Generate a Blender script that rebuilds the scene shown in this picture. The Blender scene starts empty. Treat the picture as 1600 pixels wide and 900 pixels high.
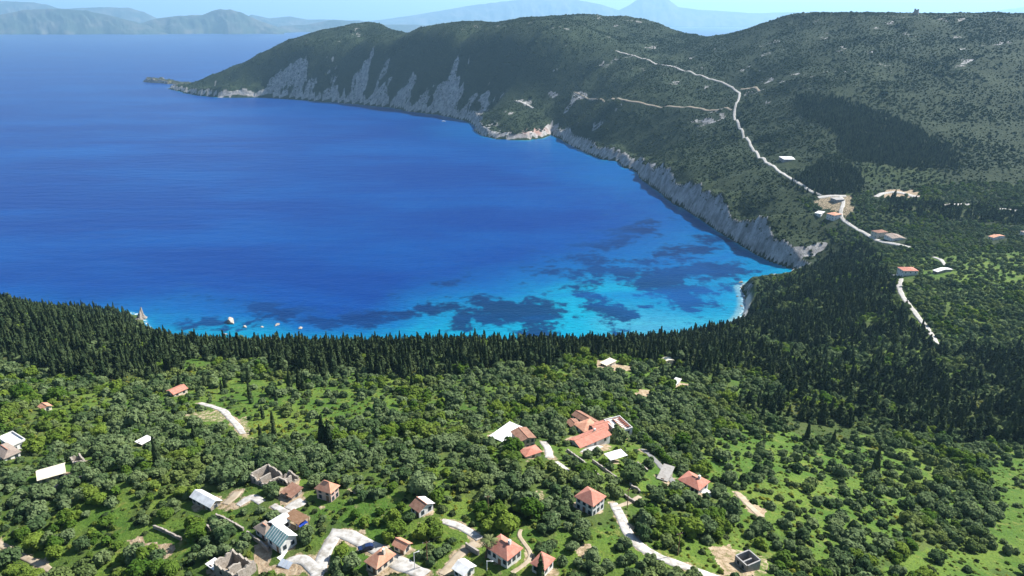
import bpy, math, random
import numpy as np
from mathutils import Vector, Matrix
random.seed(7)
rng = np.random.default_rng(11)
SC = bpy.context.scene
COL = SC.collection
R = math.radians

# ------------------------------------------------------------------ camera, sky, sun, exposure
CAM_H, PITCH, FPX = 300.0, R(21.25), 1080.0          # metres above the sea, tilt down, focal length in 1600-px units
cam = bpy.data.cameras.new('camera'); camo = bpy.data.objects.new('camera', cam); COL.objects.link(camo)
camo.location = (0, 0, CAM_H); camo.rotation_euler = (R(90) - PITCH, 0, 0)
cam.sensor_width = 36.0; cam.lens = 36.0 * FPX / 1600.0
cam.clip_start = 1.0; cam.clip_end = 200000.0
SC.camera = camo
SUN_EL, SUN_FWD = R(42), R(26)                        # elevation; how far the sun stands ahead of straight right
sdir = Vector((math.cos(SUN_EL) * math.cos(SUN_FWD), math.cos(SUN_EL) * math.sin(SUN_FWD), math.sin(SUN_EL)))
W = bpy.data.worlds.new('World'); SC.world = W; W.use_nodes = True
nt = W.node_tree
sky = nt.nodes.new('ShaderNodeTexSky'); sky.sky_type = 'NISHITA'; sky.sun_disc = False
sky.sun_elevation = SUN_EL; sky.sun_rotation = math.atan2(sdir.x, sdir.y)
sky.altitude = 300; sky.air_density = 1.0; sky.dust_density = 1.0; sky.ozone_density = 1.5
bg = nt.nodes['Background']; bg.inputs['Strength'].default_value = 0.065
nt.links.new(sky.outputs['Color'], bg.inputs['Color'])
sl = bpy.data.lights.new('sun', 'SUN'); so = bpy.data.objects.new('sun', sl); COL.objects.link(so)
sl.energy = 4.8; sl.angle = R(0.5); sl.color = (1.0, 0.965, 0.91)
so.rotation_euler = sdir.to_track_quat('Z', 'Y').to_euler()
so.location = (400, 200, 600)
SC.view_settings.view_transform = 'Standard'; SC.view_settings.look = 'None'
SC.view_settings.gamma = 1.0; SC.view_settings.use_curve_mapping = False
SC.view_settings.exposure = 1.45
SC.render.engine = 'CYCLES'
SC.cycles.use_denoising = True
SC.cycles.max_bounces = 5; SC.cycles.diffuse_bounces = 2; SC.cycles.glossy_bounces = 2
SC.cycles.transmission_bounces = 2; SC.cycles.transparent_max_bounces = 4; SC.cycles.volume_bounces = 0
SC.cycles.sample_clamp_indirect = 4.0

# ------------------------------------------------------------------ pixel <-> place (1600 x 900 picture)
cp, sp = math.cos(PITCH), math.sin(PITCH)
def ray(px, py):
    cx = (px - 800.0) / FPX; cy = (450.0 - py) / FPX
    return cx, cp + cy * sp, -sp + cy * cp
def at_y(px, py, Y):
    a, b, c = ray(px, py); t = Y / b
    return (a * t, Y, CAM_H + c * t)
def at_z(px, py, z=0.0):
    a, b, c = ray(px, py); t = (z - CAM_H) / c
    return (a * t, b * t, z)
def project(X, Y, Z):
    f = Y * cp - (Z - CAM_H) * sp; u = Y * sp + (Z - CAM_H) * cp
    f = np.maximum(f, 1e-3)
    return 800.0 + FPX * X / f, 450.0 - FPX * u / f

# ------------------------------------------------------------------ noise
def _hash(ix, iy, seed):
    h = (ix.astype(np.int64) * 374761393 + iy.astype(np.int64) * 668265263 + seed * 144665) & 0x7fffffff
    h = ((h ^ (h >> 13)) * 1274126177) & 0x7fffffff
    h = h ^ (h >> 16)
    return (h & 0xffff) / 65535.0
def vnoise(x, y, seed=0):
    ix = np.floor(x); iy = np.floor(y); fx = x - ix; fy = y - iy
    fx = fx * fx * fx * (fx * (fx * 6 - 15) + 10); fy = fy * fy * fy * (fy * (fy * 6 - 15) + 10)
    a = _hash(ix, iy, seed); b = _hash(ix + 1, iy, seed); c = _hash(ix, iy + 1, seed); d = _hash(ix + 1, iy + 1, seed)
    return (a * (1 - fx) + b * fx) * (1 - fy) + (c * (1 - fx) + d * fx) * fy * 1.0
def fbm(x, y, seed=0, octs=4, gain=0.5):
    s = 0.0; a = 1.0; tot = 0.0
    for o in range(octs):
        s = s + a * (vnoise(x * 2 ** o + 17.3 * o, y * 2 ** o - 9.1 * o, seed + o * 31) - 0.5) * 2; tot += a; a *= gain
    return s / tot
def sstep(a, b, x):
    t = np.clip((x - a) / (b - a), 0, 1); return t * t * (3 - 2 * t)
def in_poly(px, py, poly):
    px = np.asarray(px, float); py = np.asarray(py, float)
    ins = np.zeros(px.shape, bool); n = len(poly)
    for i in range(n):
        x1, y1 = poly[i]; x2, y2 = poly[(i + 1) % n]
        if y1 == y2: continue
        c = ((y1 > py) != (y2 > py)) & (px < (x2 - x1) * (py - y1) / (y2 - y1) + x1)
        ins ^= c
    return ins

# ------------------------------------------------------------------ the lie of the land
coast_px = [(1110,523),(1128,517),(1146,508),(1160,494),(1166,478),(1164,462),(1158,450),(1162,446),(1172,444),(1195,441),(1222,437),(1252,428),(1244,421),
            (1228,417),(1205,408),(1182,397),(1160,385),(1130,366),(1100,345),(1075,330),(1050,315),(1025,296),(1003,279),(990,264),(975,262),(968,252),
            (945,249),(925,243),(905,233),(885,223),(868,214),(862,210),(850,216),(825,219),(800,218),(775,217),(757,213),(746,206),(743,196),
            (732,190),(715,186),(690,180),(665,177),(640,174),(610,168),(580,165),(550,162),(520,160),(490,158),(460,155),(430,153),(400,152),
            (370,152.5),(340,152),(310,149),(288,145),(268,139),(262,138)]
coast = [(-3000,470),(-1500,560),(-800,640),(-560,690),(-450,705),(-405,690),(-372,645),(-335,622),(-260,612),(-180,606),(-60,604),(60,606),(140,616)]
coast += [at_z(x, y)[:2] for x, y in coast_px]
coast += [(-1570,3330),(-1480,3480),(-1150,3620),(-700,3800),(0,3850),(900,3700),(2000,3500),(5600,3300),(5600,-800),(-3000,-800)]
coast = np.array(coast)

ctrl = []
def cY(*pts):
    for px, py, Y in pts: ctrl.append(at_y(px, py, Y))
def cW(*pts): ctrl.extend(pts)
for x, y in coast[1:-4]: ctrl.append((x, y, 0.0))
# the slope under the camera, down to its brow
cY((0,900,150),(200,900,145),(400,900,140),(600,900,136),(800,900,134),(1000,900,136),(1200,900,142),(1400,900,155),(1600,900,168))
cY((0,760,185),(200,760,180),(400,760,177),(600,760,175),(800,760,176),(1000,760,180),(1200,760,196),(1400,760,222),(1600,760,246))
cY((0,675,243),(200,675,240),(400,675,238),(600,675,237),(800,675,240),(1000,675,248),(1200,675,272),(1400,675,305),(1600,675,318))
cY((0,600,330),(200,600,318),(400,600,312),(600,600,312),(800,600,318),(1000,600,335),(1200,600,362),(1400,600,392),(1600,600,400))
cY((0,548,395),(150,560,372),(300,560,365),(450,560,362),(600,560,364),(800,557,372),(950,556,382),(1080,556,400))
cY((0,480,470),(100,490,460),(190,506,450),(250,540,410))
cY((0,468,540),(90,478,520))
cW((-330,480,66),(-250,470,66),(-120,470,66),(0,470,66),(100,480,64),(-330,550,32),(-120,540,32),(0,540,32),(100,550,32))
# valley at the side, spur and the slope down to the beach
cY((1180,545,450),(1300,545,470),(1450,545,470),(1600,545,475))
cY((1180,500,560),(1250,480,590),(1350,470,580),(1480,480,545),(1600,480,540))
cY((1210,458,690),(1260,449,700),(1320,418,750),(1350,402,790),(1405,432,640),(1480,425,640),(1600,420,645))
cW((215,560,48),(245,640,30),(300,700,34),(318,760,22))
# cliff rim of the near cliff and the shelf above
cY((1345,372,850),(1300,352,900),(1250,345,925),(1210,330,975),(1160,318,1030),(1120,300,1100),(1075,280,1185),(1040,262,1270),(1010,245,1380))
cY((960,226,1600),(925,212,1720),(890,196,1850))
cY((1400,378,800),(1480,372,810),(1600,362,830),(1300,320,955),(1400,305,960),(1500,300,970),(1600,300,975))
cY((1240,287,1060),(1180,242,1260),(1148,190,1490),(1157,148,1690),(1135,130,1770),(1060,108,1950),(1060,170,1640),(960,160,1780))
cY((1060,230,1400),(1100,260,1250),(1000,200,1640))
# big hill
cY((1300,240,1140),(1400,240,1140),(1500,240,1120),(1600,240,1110))
cY((1300,180,1310),(1450,180,1290),(1600,180,1260),(1300,120,1530),(1450,120,1480),(1600,120,1430),(1300,70,1740),(1450,70,1680),(1600,70,1600))
cY((1200,180,1450),(1220,120,1660),(1180,80,1900),(1140,85,1980))
cY((1087,66,2400),(1110,60,2350),(1150,50,2260),(1190,37,2180),(1230,25,2100),(1290,20,2050),(1350,25,1980),(1430,20,1920),(1480,27,1880),(1540,27,1840),(1600,22,1800))
cY((1030,82,2250),(1080,95,2080))
# knoll with the red rocks
cY((760,196,1990),(790,194,1950),(830,193,1950),(855,192,1955),(780,172,2060),(815,160,2090),(850,172,2040),(875,180,1985))
# middle hill: cliff face, rim, rounded top
cY((690,115,2501),(690,55,2640),(660,50,2740),(640,118,2610),(640,62,2760),(720,120,2440),(717,62,2570),(756,125,2369),(756,66,2455),(800,57,2390),(800,110,2275),(840,100,2245),(850,130,2190),(850,150,2140),(844,52,2340),(876,57,2310))
cY((900,150,2020),(960,120,2040),(930,90,2190),(990,90,2170))
cY((640,56,2980),(680,45,2950),(740,34,2900),(800,38,2870),(830,33,2850),(870,26,2800),(920,24,2760),(980,28,2700),(1020,35,2640),(1060,52,2520))
cY((740,50,2660),(950,55,2500),(1010,62,2420))
# headland: cliff face, rim, green back
cY((600,120,2694),(600,69,2815),(570,122,2750),(570,76,2850),(540,125,2803),(540,90,2890),(515,120,2860),(515,84,2950),(480,115,2911),(482,70,3025),(457,118,2950),(457,78,3050),(430,125,2985),(430,104,3045),(407,130,3010))
cY((560,56,3150),(510,62,3130),(360,132,3050),(330,136,3100))
cY((300,134,3200),(330,121,3220),(360,106,3240),(400,86,3260),(450,65,3290),(500,51,3330),(540,40,3360),(570,35,3380),(595,37,3360),(630,54,3300))
# far side of the hills and the land outside the frame
cW((-1000,3560,40),(-600,3650,60),(-300,3500,120),(100,3350,150),(500,3150,170),(900,2900,190),(1300,2600,230),(1700,2400,260),(2300,2200,300),(3500,2400,250),
   (300,2900,215),(700,2700,190),(1900,1700,300),(1700,1300,230),(1500,1000,160),(1200,800,110),(1200,500,110),(900,300,120),(600,150,150),(400,50,172),(0,30,195),
   (-400,50,185),(-700,200,150),(-700,400,110),(-1200,300,130),(3500,800,260),(3500,0,260),(-2000,100,200),(2200,200,200),(0,3700,40),(1200,3500,60),(2500,3000,120),(-200,-300,230))
ctrl = np.array(ctrl)
def solve_rbf(P, v, smooth):
    d = np.sqrt(((P[:, None, :] - P[None, :, :]) ** 2).sum(-1))
    n = len(P); A = np.zeros((n + 3, n + 3)); A[:n, :n] = -d + np.eye(n) * smooth
    A[:n, n] = 1; A[:n, n + 1:] = P / 1000; A[n, :n] = 1; A[n + 1:, :n] = P.T / 1000
    b = np.zeros(n + 3); b[:n] = v
    return np.linalg.lstsq(A, b, rcond=None)[0]
WZ = solve_rbf(ctrl[:, :2], ctrl[:, 2], 6.0)
def rbf(X, Y, P=ctrl[:, :2], w=WZ):
    out = np.empty(X.size); x = X.ravel(); y = Y.ravel(); n = len(P)
    for i in range(0, x.size, 20000):
        xs = x[i:i + 20000, None]; ys = y[i:i + 20000, None]
        d = np.sqrt((xs - P[None, :, 0]) ** 2 + (ys - P[None, :, 1]) ** 2)
        out[i:i + 20000] = -d @ w[:n] + w[n] + xs[:, 0] / 1000 * w[n + 1] + ys[:, 0] / 1000 * w[n + 2]
    return out.reshape(X.shape)
def coast_dist(X, Y):
    """distance to the shore, positive on land"""
    x = X.ravel().astype(np.float32); y = Y.ravel().astype(np.float32); d2 = np.full(x.size, 1e12, np.float32)
    for (x1, y1), (x2, y2) in zip(coast, np.roll(coast, -1, 0)):
        dx, dy = x2 - x1, y2 - y1
        t = np.clip(((x - x1) * dx + (y - y1) * dy) / (dx * dx + dy * dy), 0, 1)
        d2 = np.minimum(d2, (x - x1 - t * dx) ** 2 + (y - y1 - t * dy) ** 2)
    s = np.where(in_poly(x, y, coast.tolist()), 1, -1)
    return (np.sqrt(d2) * s).reshape(X.shape)

NU, NV = 620, 600
uu = np.sign(np.linspace(-1, 1, NU)) * (np.abs(np.linspace(-1, 1, NU)) * 0.86 + np.abs(np.linspace(-1, 1, NU)) ** 6 * 0.6)
vv = 70.0 * (4600.0 / 70.0) ** np.linspace(0, 1, NV)
GU, GV = np.meshgrid(uu, vv)
GX, GY = GU * GV, GV
wob = fbm(GX / 60, GY / 60, 5, 4) * np.clip(GY / 130, 2, 16)
DC = coast_dist(GX, GY) + wob * 0.6
GZ = rbf(GX, GY)
far = sstep(500, 1500, GY)
hillness = sstep(20, 160, DC)
rough = fbm(GX / 190, GY / 190, 21, 5) * (3 + 11 * far) * hillness
AL = (GX * 0.774 - GY * 0.633)                      # along the long bay cliff
AL2 = np.where(GY < 1900, GY * 0.98 - GX * 0.2, AL)
gul = fbm(AL2 / 55, (GX + GY) / 600, 33, 4) * 15 * sstep(5, 40, DC) * (1 - sstep(230, 420, DC)) * far
fine = fbm(GX / 17, GY / 17, 44, 4) * (0.35 + 1.9 * far)
GZ = GZ + rough + gul + fine
Hc = np.interp(GY, [680, 720, 790, 842, 864, 1300, 1420, 1800, 1880, 2050, 2250, 2900, 3080, 3600], [0, 20, 20, 20, 44, 46, 30, 22, 16, 22, 60, 60, 24, 20]) * (0.8 + 0.5 * fbm(AL2 / 40, GX * 0, 55, 3))
cliffy = (DC > 0) & (GY > 690) & (GY < 3700) & ((GX > 250) | (GY > 1300))
GZ = np.where(cliffy, np.maximum(GZ, np.minimum(np.where(GY < 1400, 2.3, 1.6) * DC, Hc)), GZ)
shore_cap = np.where(GY > 800, np.where(GY < 1400, 2.4, 1.7), np.where(GX > 250, 1.5, 0.62)) * DC + 0.4 + np.where(GY > 800, 6, 0) * sstep(0, 10, DC)
GZ = np.where(DC > 0, np.clip(np.minimum(GZ, shore_cap), 0.25, None), np.maximum(-0.3 + DC * 0.12, -30.0))
lnv = np.log(vv / 70.0) / np.log(4600.0 / 70.0) * (NV - 1)
def ground(X, Y):
    X = np.asarray(X, float); Y = np.asarray(Y, float); Yc = np.clip(Y, 71, 4590)
    u = np.clip(X / Yc, uu[0], uu[-1])
    fi = np.interp(u, uu, np.arange(NU)); fj = np.log(Yc / 70.0) / math.log(4600.0 / 70.0) * (NV - 1)
    i = np.clip(fi.astype(int), 0, NU - 2); j = np.clip(fj.astype(int), 0, NV - 2); a = fi - i; b = fj - j
    return ((GZ[j, i] * (1 - a) + GZ[j, i + 1] * a) * (1 - b) + (GZ[j + 1, i] * (1 - a) + GZ[j + 1, i + 1] * a) * b)
def sample(F, X, Y):
    Yc = np.clip(Y, 71, 4590); u = np.clip(X / Yc, uu[0], uu[-1])
    i = np.clip(np.rint(np.interp(u, uu, np.arange(NU))).astype(int), 0, NU - 1)
    j = np.clip(np.rint(np.log(Yc / 70.0) / math.log(4600.0 / 70.0) * (NV - 1)).astype(int), 0, NV - 1)
    return F[j, i]
def hit(px, py, y0=75.0, y1=4500.0):
    """where the ray of a picture point meets the land"""
    a, b, c = ray(px, py); Y = y0 * (y1 / y0) ** np.linspace(0, 1, 2500); t = Y / b
    g = ground(a * t, Y); below = np.nonzero(CAM_H + c * t < g)[0]
    k = below[0] if len(below) else len(Y) - 1
    return (a * t[k], Y[k], float(g[k]))
# what the camera can see of the land, column by column
slope = (GZ + 3 - CAM_H) / GY
runmax = np.maximum.accumulate(slope, axis=0)
VIS = slope - np.vstack([runmax[:1], runmax[:-1]])     # >= 0 where visible

# ------------------------------------------------------------------ small building kit
def new_mesh(name, verts, faces, mats=None, fmat=None, smooth=False):
    me = bpy.data.meshes.new(name)
    me.from_pydata([tuple(map(float, v)) for v in verts], [], [tuple(map(int, f)) for f in faces])
    for m in (mats or []): me.materials.append(m)
    if fmat is not None: me.polygons.foreach_set('material_index', np.asarray(fmat, np.int32))
    if smooth: me.polygons.foreach_set('use_smooth', np.ones(len(me.polygons), bool))
    me.update(); return me
def np_mesh(name, V, Q, mats=(), smooth=False):
    me = bpy.data.meshes.new(name); V = np.asarray(V, np.float32); Q = np.asarray(Q, np.int32); k = Q.shape[1]
    me.vertices.add(len(V)); me.vertices.foreach_set('co', V.ravel())
    me.loops.add(Q.size); me.loops.foreach_set('vertex_index', Q.ravel())
    me.polygons.add(len(Q)); me.polygons.foreach_set('loop_start', np.arange(0, Q.size, k, dtype=np.int32))
    for m in mats: me.materials.append(m)
    if smooth: me.polygons.foreach_set('use_smooth', np.ones(len(Q), bool))
    me.update(calc_edges=True); return me
def grid_quads(nu, nv):
    j, i = np.meshgrid(np.arange(nv - 1), np.arange(nu - 1), indexing='ij'); a = (j * nu + i).ravel()
    return np.stack([a, a + 1, a + nu + 1, a + nu], 1)
def attr(me, name, vals):
    at = me.attributes.new(name, 'FLOAT', 'POINT'); at.data.foreach_set('value', np.asarray(vals, np.float32).ravel())
def link(name, me, parent=None, loc=None, rz=None):
    o = bpy.data.objects.new(name, me); COL.objects.link(o)
    if parent is not None: o.parent = parent
    if loc is not None: o.location = loc
    if rz is not None: o.rotation_euler = (0, 0, rz)
    return o
def tag(o, label=None, cat=None, group=None, kind=None):
    if label: o['label'] = label
    if cat: o['category'] = cat
    if group: o['group'] = group
    if kind: o['kind'] = kind
    return o

# ------------------------------------------------------------------ materials
class NT:
    def __init__(s, name):
        s.m = bpy.data.materials.new(name); s.m.use_nodes = True; s.t = s.m.node_tree
        s.bsdf = s.t.nodes['Principled BSDF']; s.out = s.t.nodes['Material Output']
    def n(s, ty, **kw):
        nd = s.t.nodes.new(ty)
        for k, v in kw.items(): setattr(nd, k, v)
        return nd
    def l(s, a, b): s.t.links.new(a, b)
    def attr(s, name): return s.n('ShaderNodeAttribute', attribute_name=name).outputs['Fac']
    def noise(s, scale, detail=4, rough=0.55, vec=None, dist=0.0):
        nd = s.n('ShaderNodeTexNoise'); nd.inputs['Scale'].default_value = scale; nd.inputs['Detail'].default_value = detail
        nd.inputs['Roughness'].default_value = rough; nd.inputs['Distortion'].default_value = dist
        if vec is not None: s.l(vec, nd.inputs['Vector'])
        return nd.outputs['Fac']
    def pos(s, scale=(1, 1, 1)):
        g = s.n('ShaderNodeNewGeometry').outputs['Position']
        if scale == (1, 1, 1): return g
        mp = s.n('ShaderNodeMapping'); mp.inputs['Scale'].default_value = scale; s.l(g, mp.inputs['Vector']); return mp.outputs['Vector']
    def math(s, op, a, b=None, clamp=False):
        nd = s.n('ShaderNodeMath', operation=op); nd.use_clamp = clamp
        for i, v in enumerate((a, b)):
            if v is None: continue
            if isinstance(v, (int, float)): nd.inputs[i].default_value = v
            else: s.l(v, nd.inputs[i])
        return nd.outputs[0]
    def ramp(s, v, a, b):
        nd = s.n('ShaderNodeMapRange'); nd.interpolation_type = 'SMOOTHSTEP'
        nd.inputs['From Min'].default_value = a; nd.inputs['From Max'].default_value = b; s.l(v, nd.inputs['Value']); return nd.outputs['Result']
    def mix(s, f, a, b):
        nd = s.n('ShaderNodeMix', data_type='RGBA')
        for k, v in ((0, f), (6, a), (7, b)):
            if isinstance(v, (int, float)): nd.inputs[k].default_value = v
            elif isinstance(v, tuple): nd.inputs[k].default_value = (*v, 1)
            else: s.l(v, nd.inputs[k])
        return nd.outputs[2]
    def bump(s, h, strength, dist):
        nd = s.n('ShaderNodeBump'); nd.inputs['Strength'].default_value = strength; nd.inputs['Distance'].default_value = dist
        s.l(h, nd.inputs['Height']); s.l(nd.outputs[0], s.bsdf.inputs['Normal'])
    def done(s, col=None, rough=0.9, spec=0.2):
        if isinstance(col, tuple): s.bsdf.inputs['Base Color'].default_value = (*col, 1)
        elif col is not None: s.l(col, s.bsdf.inputs['Base Color'])
        s.bsdf.inputs['Roughness'].default_value = rough; s.bsdf.inputs['Specular IOR Level'].default_value = spec
        return s.m

def mat_land():
    s = NT('land'); p = s.pos()
    big = s.noise(0.012, 4, 0.6, p); mid = s.noise(0.07, 4, 0.6, p); fine = s.noise(0.6, 4, 0.7, p); speck = s.noise(0.22, 3, 0.7, p)
    tuft = s.noise(1.6, 5, 0.75, p); patch = s.noise(0.035, 5, 0.65, p); dry = s.noise(0.16, 5, 0.7, p)
    grass = s.mix(s.ramp(patch, 0.36, 0.66), (0.0528, 0.1075, 0.0154), (0.1104, 0.1584, 0.0250))
    grass = s.mix(s.math('MULTIPLY', s.ramp(dry, 0.54, 0.70), 0.7), grass, (0.1920, 0.1824, 0.0480))
    grass = s.mix(s.math('MULTIPLY', s.ramp(tuft, 0.46, 0.66), 0.75), grass, (0.0250, 0.0557, 0.0115))
    grass = s.mix(s.math('MULTIPLY', s.ramp(mid, 0.58, 0.70), 0.7), grass, (0.0307, 0.0595, 0.0154))
    grass = s.mix(s.math('MULTIPLY', s.ramp(s.noise(0.09, 5, 0.7, s.pos((1.3, 0.8, 1))), 0.62, 0.74), 0.7), grass, (0.2304, 0.1776, 0.1056))
    scrub = s.mix(s.ramp(speck, 0.42, 0.64), (0.013, 0.024, 0.009), (0.028, 0.040, 0.015))
    scrub = s.mix(s.math('MULTIPLY', s.ramp(s.noise(0.03, 5, 0.7, p), 0.56, 0.74), 0.35), scrub, (0.056, 0.064, 0.030))
    scrub = s.mix(s.math('MULTIPLY', s.ramp(fine, 0.55, 0.75), 0.45), scrub, (0.044, 0.050, 0.024))
    floor = s.mix(s.ramp(mid, 0.4, 0.6), (0.0280, 0.0440, 0.0128), (0.0520, 0.0600, 0.0240))
    soil = s.mix(s.ramp(fine, 0.35, 0.7), (0.22, 0.155, 0.095), (0.36, 0.29, 0.20))
    rock = s.mix(s.ramp(s.noise(0.09, 6, 0.7, s.pos((1, 1, 0.35))), 0.35, 0.7), (0.15, 0.145, 0.14), (0.37, 0.36, 0.35))
    rock = s.mix(s.math('MULTIPLY', s.ramp(s.noise(0.28, 5, 0.75, s.pos((1, 1, 0.5))), 0.56, 0.68), 0.8), rock, (0.05, 0.06, 0.03))
    red = s.mix(s.ramp(mid, 0.4, 0.6), (0.30, 0.13, 0.08), (0.36, 0.27, 0.22))
    rock = s.mix(s.attr('redrock'), rock, red)
    c = s.mix(s.attr('scrub'), grass, scrub)
    c = s.mix(s.attr('wood'), c, floor)
    sa = s.math('ADD', s.attr('soil'), s.math('MULTIPLY', s.math('SUBTRACT', fine, 0.5), 0.7))
    c = s.mix(s.math('MULTIPLY', s.ramp(sa, 0.42, 0.6), s.ramp(s.attr('soil'), 0.02, 0.2)), c, soil)
    ra = s.math('ADD', s.attr('rock'), s.math('MULTIPLY', s.math('SUBTRACT', s.noise(0.05, 5, 0.75, p), 0.5), 0.9))
    c = s.mix(s.math('MULTIPLY', s.ramp(ra, 0.42, 0.56), s.ramp(s.attr('rock'), 0.02, 0.15)), c, rock)
    c = s.mix(s.attr('beach'), c, (0.48, 0.45, 0.41))
    s.bump(s.math('ADD', s.math('ADD', fine, s.math('MULTIPLY', tuft, 0.5)), s.math('MULTIPLY', mid, 3.0)), 0.7, 0.9)
    return s.done(c, 0.95, 0.1)

def mat_sea():
    s = NT('sea_water'); p = s.pos()
    sh = s.attr('shallow'); gr = s.attr('seagrass')
    warp = s.math('ADD', s.math('SUBTRACT', s.noise(0.022, 6, 0.62, p), 0.5), s.math('MULTIPLY', s.math('SUBTRACT', s.noise(0.11, 4, 0.6, p), 0.5), 0.45))
    g = s.ramp(s.math('ADD', gr, s.math('MULTIPLY', warp, 3.2)), 0.30, 0.74)
    d = s.math('ADD', sh, s.math('MULTIPLY', warp, 0.34))
    sand = s.mix(s.ramp(d, 0.05, 0.45), (0.0003, 0.0255, 0.142), (0.0005, 0.068, 0.200))
    sand = s.mix(s.ramp(d, 0.35, 0.85), sand, (0.0008, 0.215, 0.295))
    sand = s.mix(s.ramp(sh, 0.9, 1.25), sand, (0.15, 0.31, 0.30))
    weed = s.mix(s.ramp(d, 0.2, 0.9), (0.0003, 0.014, 0.070), (0.0005, 0.024, 0.062))
    c = s.mix(s.math('MULTIPLY', g, s.ramp(sh, 0.03, 0.25)), sand, weed)
    big = s.noise(0.0018, 5, 0.6, s.pos((1, 2.2, 1)))
    lane = s.noise(0.0035, 5, 0.6, s.pos((0.35, 1.6, 1)), 1.2)
    c = s.mix(s.math('MULTIPLY', s.ramp(lane, 0.50, 0.70), 0.35), c, (0.001, 0.066, 0.25))  # lit streaks on the water, put into the base colour
    c = s.mix(s.math('MULTIPLY', s.ramp(big, 0.4, 0.65), 0.5), c, (0.0006, 0.056, 0.21))  # broad lighter areas: sky glitter mixed into the base colour
    ripple_shade = s.noise(0.20, 5, 0.7, s.pos((0.6, 1.5, 1)), 0.6)
    c = s.mix(s.math('MULTIPLY', s.ramp(ripple_shade, 0.42, 0.70), 0.32), c, (0.0004, 0.012, 0.060))  # shade of small ripples painted as darker base colour
    foam = s.math('MULTIPLY', s.ramp(s.attr('foam'), 0.2, 0.9), s.ramp(s.noise(0.35, 4, 0.7, p), 0.5, 0.62))
    c = s.mix(foam, c, (0.6, 0.62, 0.62))
    w = s.math('ADD', s.noise(0.16, 4, 0.65, s.pos((1, 1.7, 1))), s.math('MULTIPLY', s.noise(0.02, 3, 0.5, s.pos((1, 2.5, 1))), 2.0))
    s.bump(w, 0.85, 1.0)
    s.bsdf.inputs['IOR'].default_value = 1.33
    return s.done(c, 0.32, 0.08)

M_land = mat_land(); M_sea = mat_sea()

# ------------------------------------------------------------------ zones, drawn on the picture and dropped onto the ground
MEADOW = [  # polygon, openness (1 = bare meadow)
 ([(300,612),(360,585),(470,600),(560,612),(640,622),(650,655),(560,652),(470,680),(420,705),(385,660),(330,635)],0.80),
 ([(250,552),(300,548),(320,575),(270,585)],0.9),
 ([(1090,690),(1180,668),(1290,668),(1400,690),(1480,735),(1440,790),(1400,870),(1240,880),(1150,820),(1105,760)],0.66),
 ([(1535,715),(1620,708),(1620,910),(1370,910),(1400,872),(1450,858),(1560,864),(1545,800),(1560,770),(1540,750)],0.90),
 ([(860,690),(930,690),(1010,700),(1050,745),(1000,775),(945,768),(900,735)],0.55),
 ([(180,815),(250,800),(300,822),(300,862),(240,880),(185,860)],0.9),
 ([(205,745),(330,800),(380,815),(400,850),(330,810),(240,790)],0.4),
 ([(640,790),(700,770),(760,790),(770,850),(690,870),(660,840)],0.5),
 ([(470,740),(600,760),(640,800),(600,840),(500,800)],0.45),
 ([(860,835),(955,830),(965,885),(870,890)],0.55),
 ([(0,835),(60,858),(80,900),(0,900)],0.25),
 ([(1430,400),(1600,392),(1600,440),(1500,446),(1440,430)],0.6),
 ([(1330,330),(1420,330),(1420,352),(1350,356)],0.7),
 ([(1320,255),(1460,262),(1480,290),(1350,285)],0.55),
 ([(930,560),(1090,565),(1100,612),(980,610)],0.5),
 ([(150,575),(240,590),(200,625),(120,640),(60,640)],0.35),
 ([(560,560),(640,600),(560,605),(480,590)],0.2),
 ([(1060,820),(1180,830),(1200,900),(1060,900)],0.5),
 ([(330,640),(380,640),(385,672),(300,668)],0.9),
]
CONIFER = [  # polygon, share of dark conifers
 ([(-200,440),(0,452),(120,470),(200,485),(275,535),(330,540),(300,562),(250,600),(130,592),(0,562),(-200,560)],0.95),
 ([(260,520),(1130,515),(1120,552),(1000,560),(900,556),(840,572),(740,582),(640,592),(560,578),(470,590),(400,562),(300,560)],0.92),
 ([(1115,560),(1130,520),(1180,462),(1250,430),(1345,375),(1400,440),(1440,510),(1480,548),(1700,540),(1700,715),(1590,705),(1490,700),(1400,672),(1300,690),(1200,655),(1150,640),(1230,600)],0.80),
 ([(1000,560),(1120,555),(1140,600),(1080,590)],0.5),
 ([(1245,150),(1300,150),(1400,185),(1480,225),(1500,262),(1400,262),(1320,250),(1300,200),(1250,180)],1.0),
 ([(1235,290),(1280,250),(1340,262),(1350,292),(1330,312),(1262,302)],0.9),
 ([(1390,310),(1450,318),(1600,330),(1600,350),(1500,345),(1390,330)],0.6),
]
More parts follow.
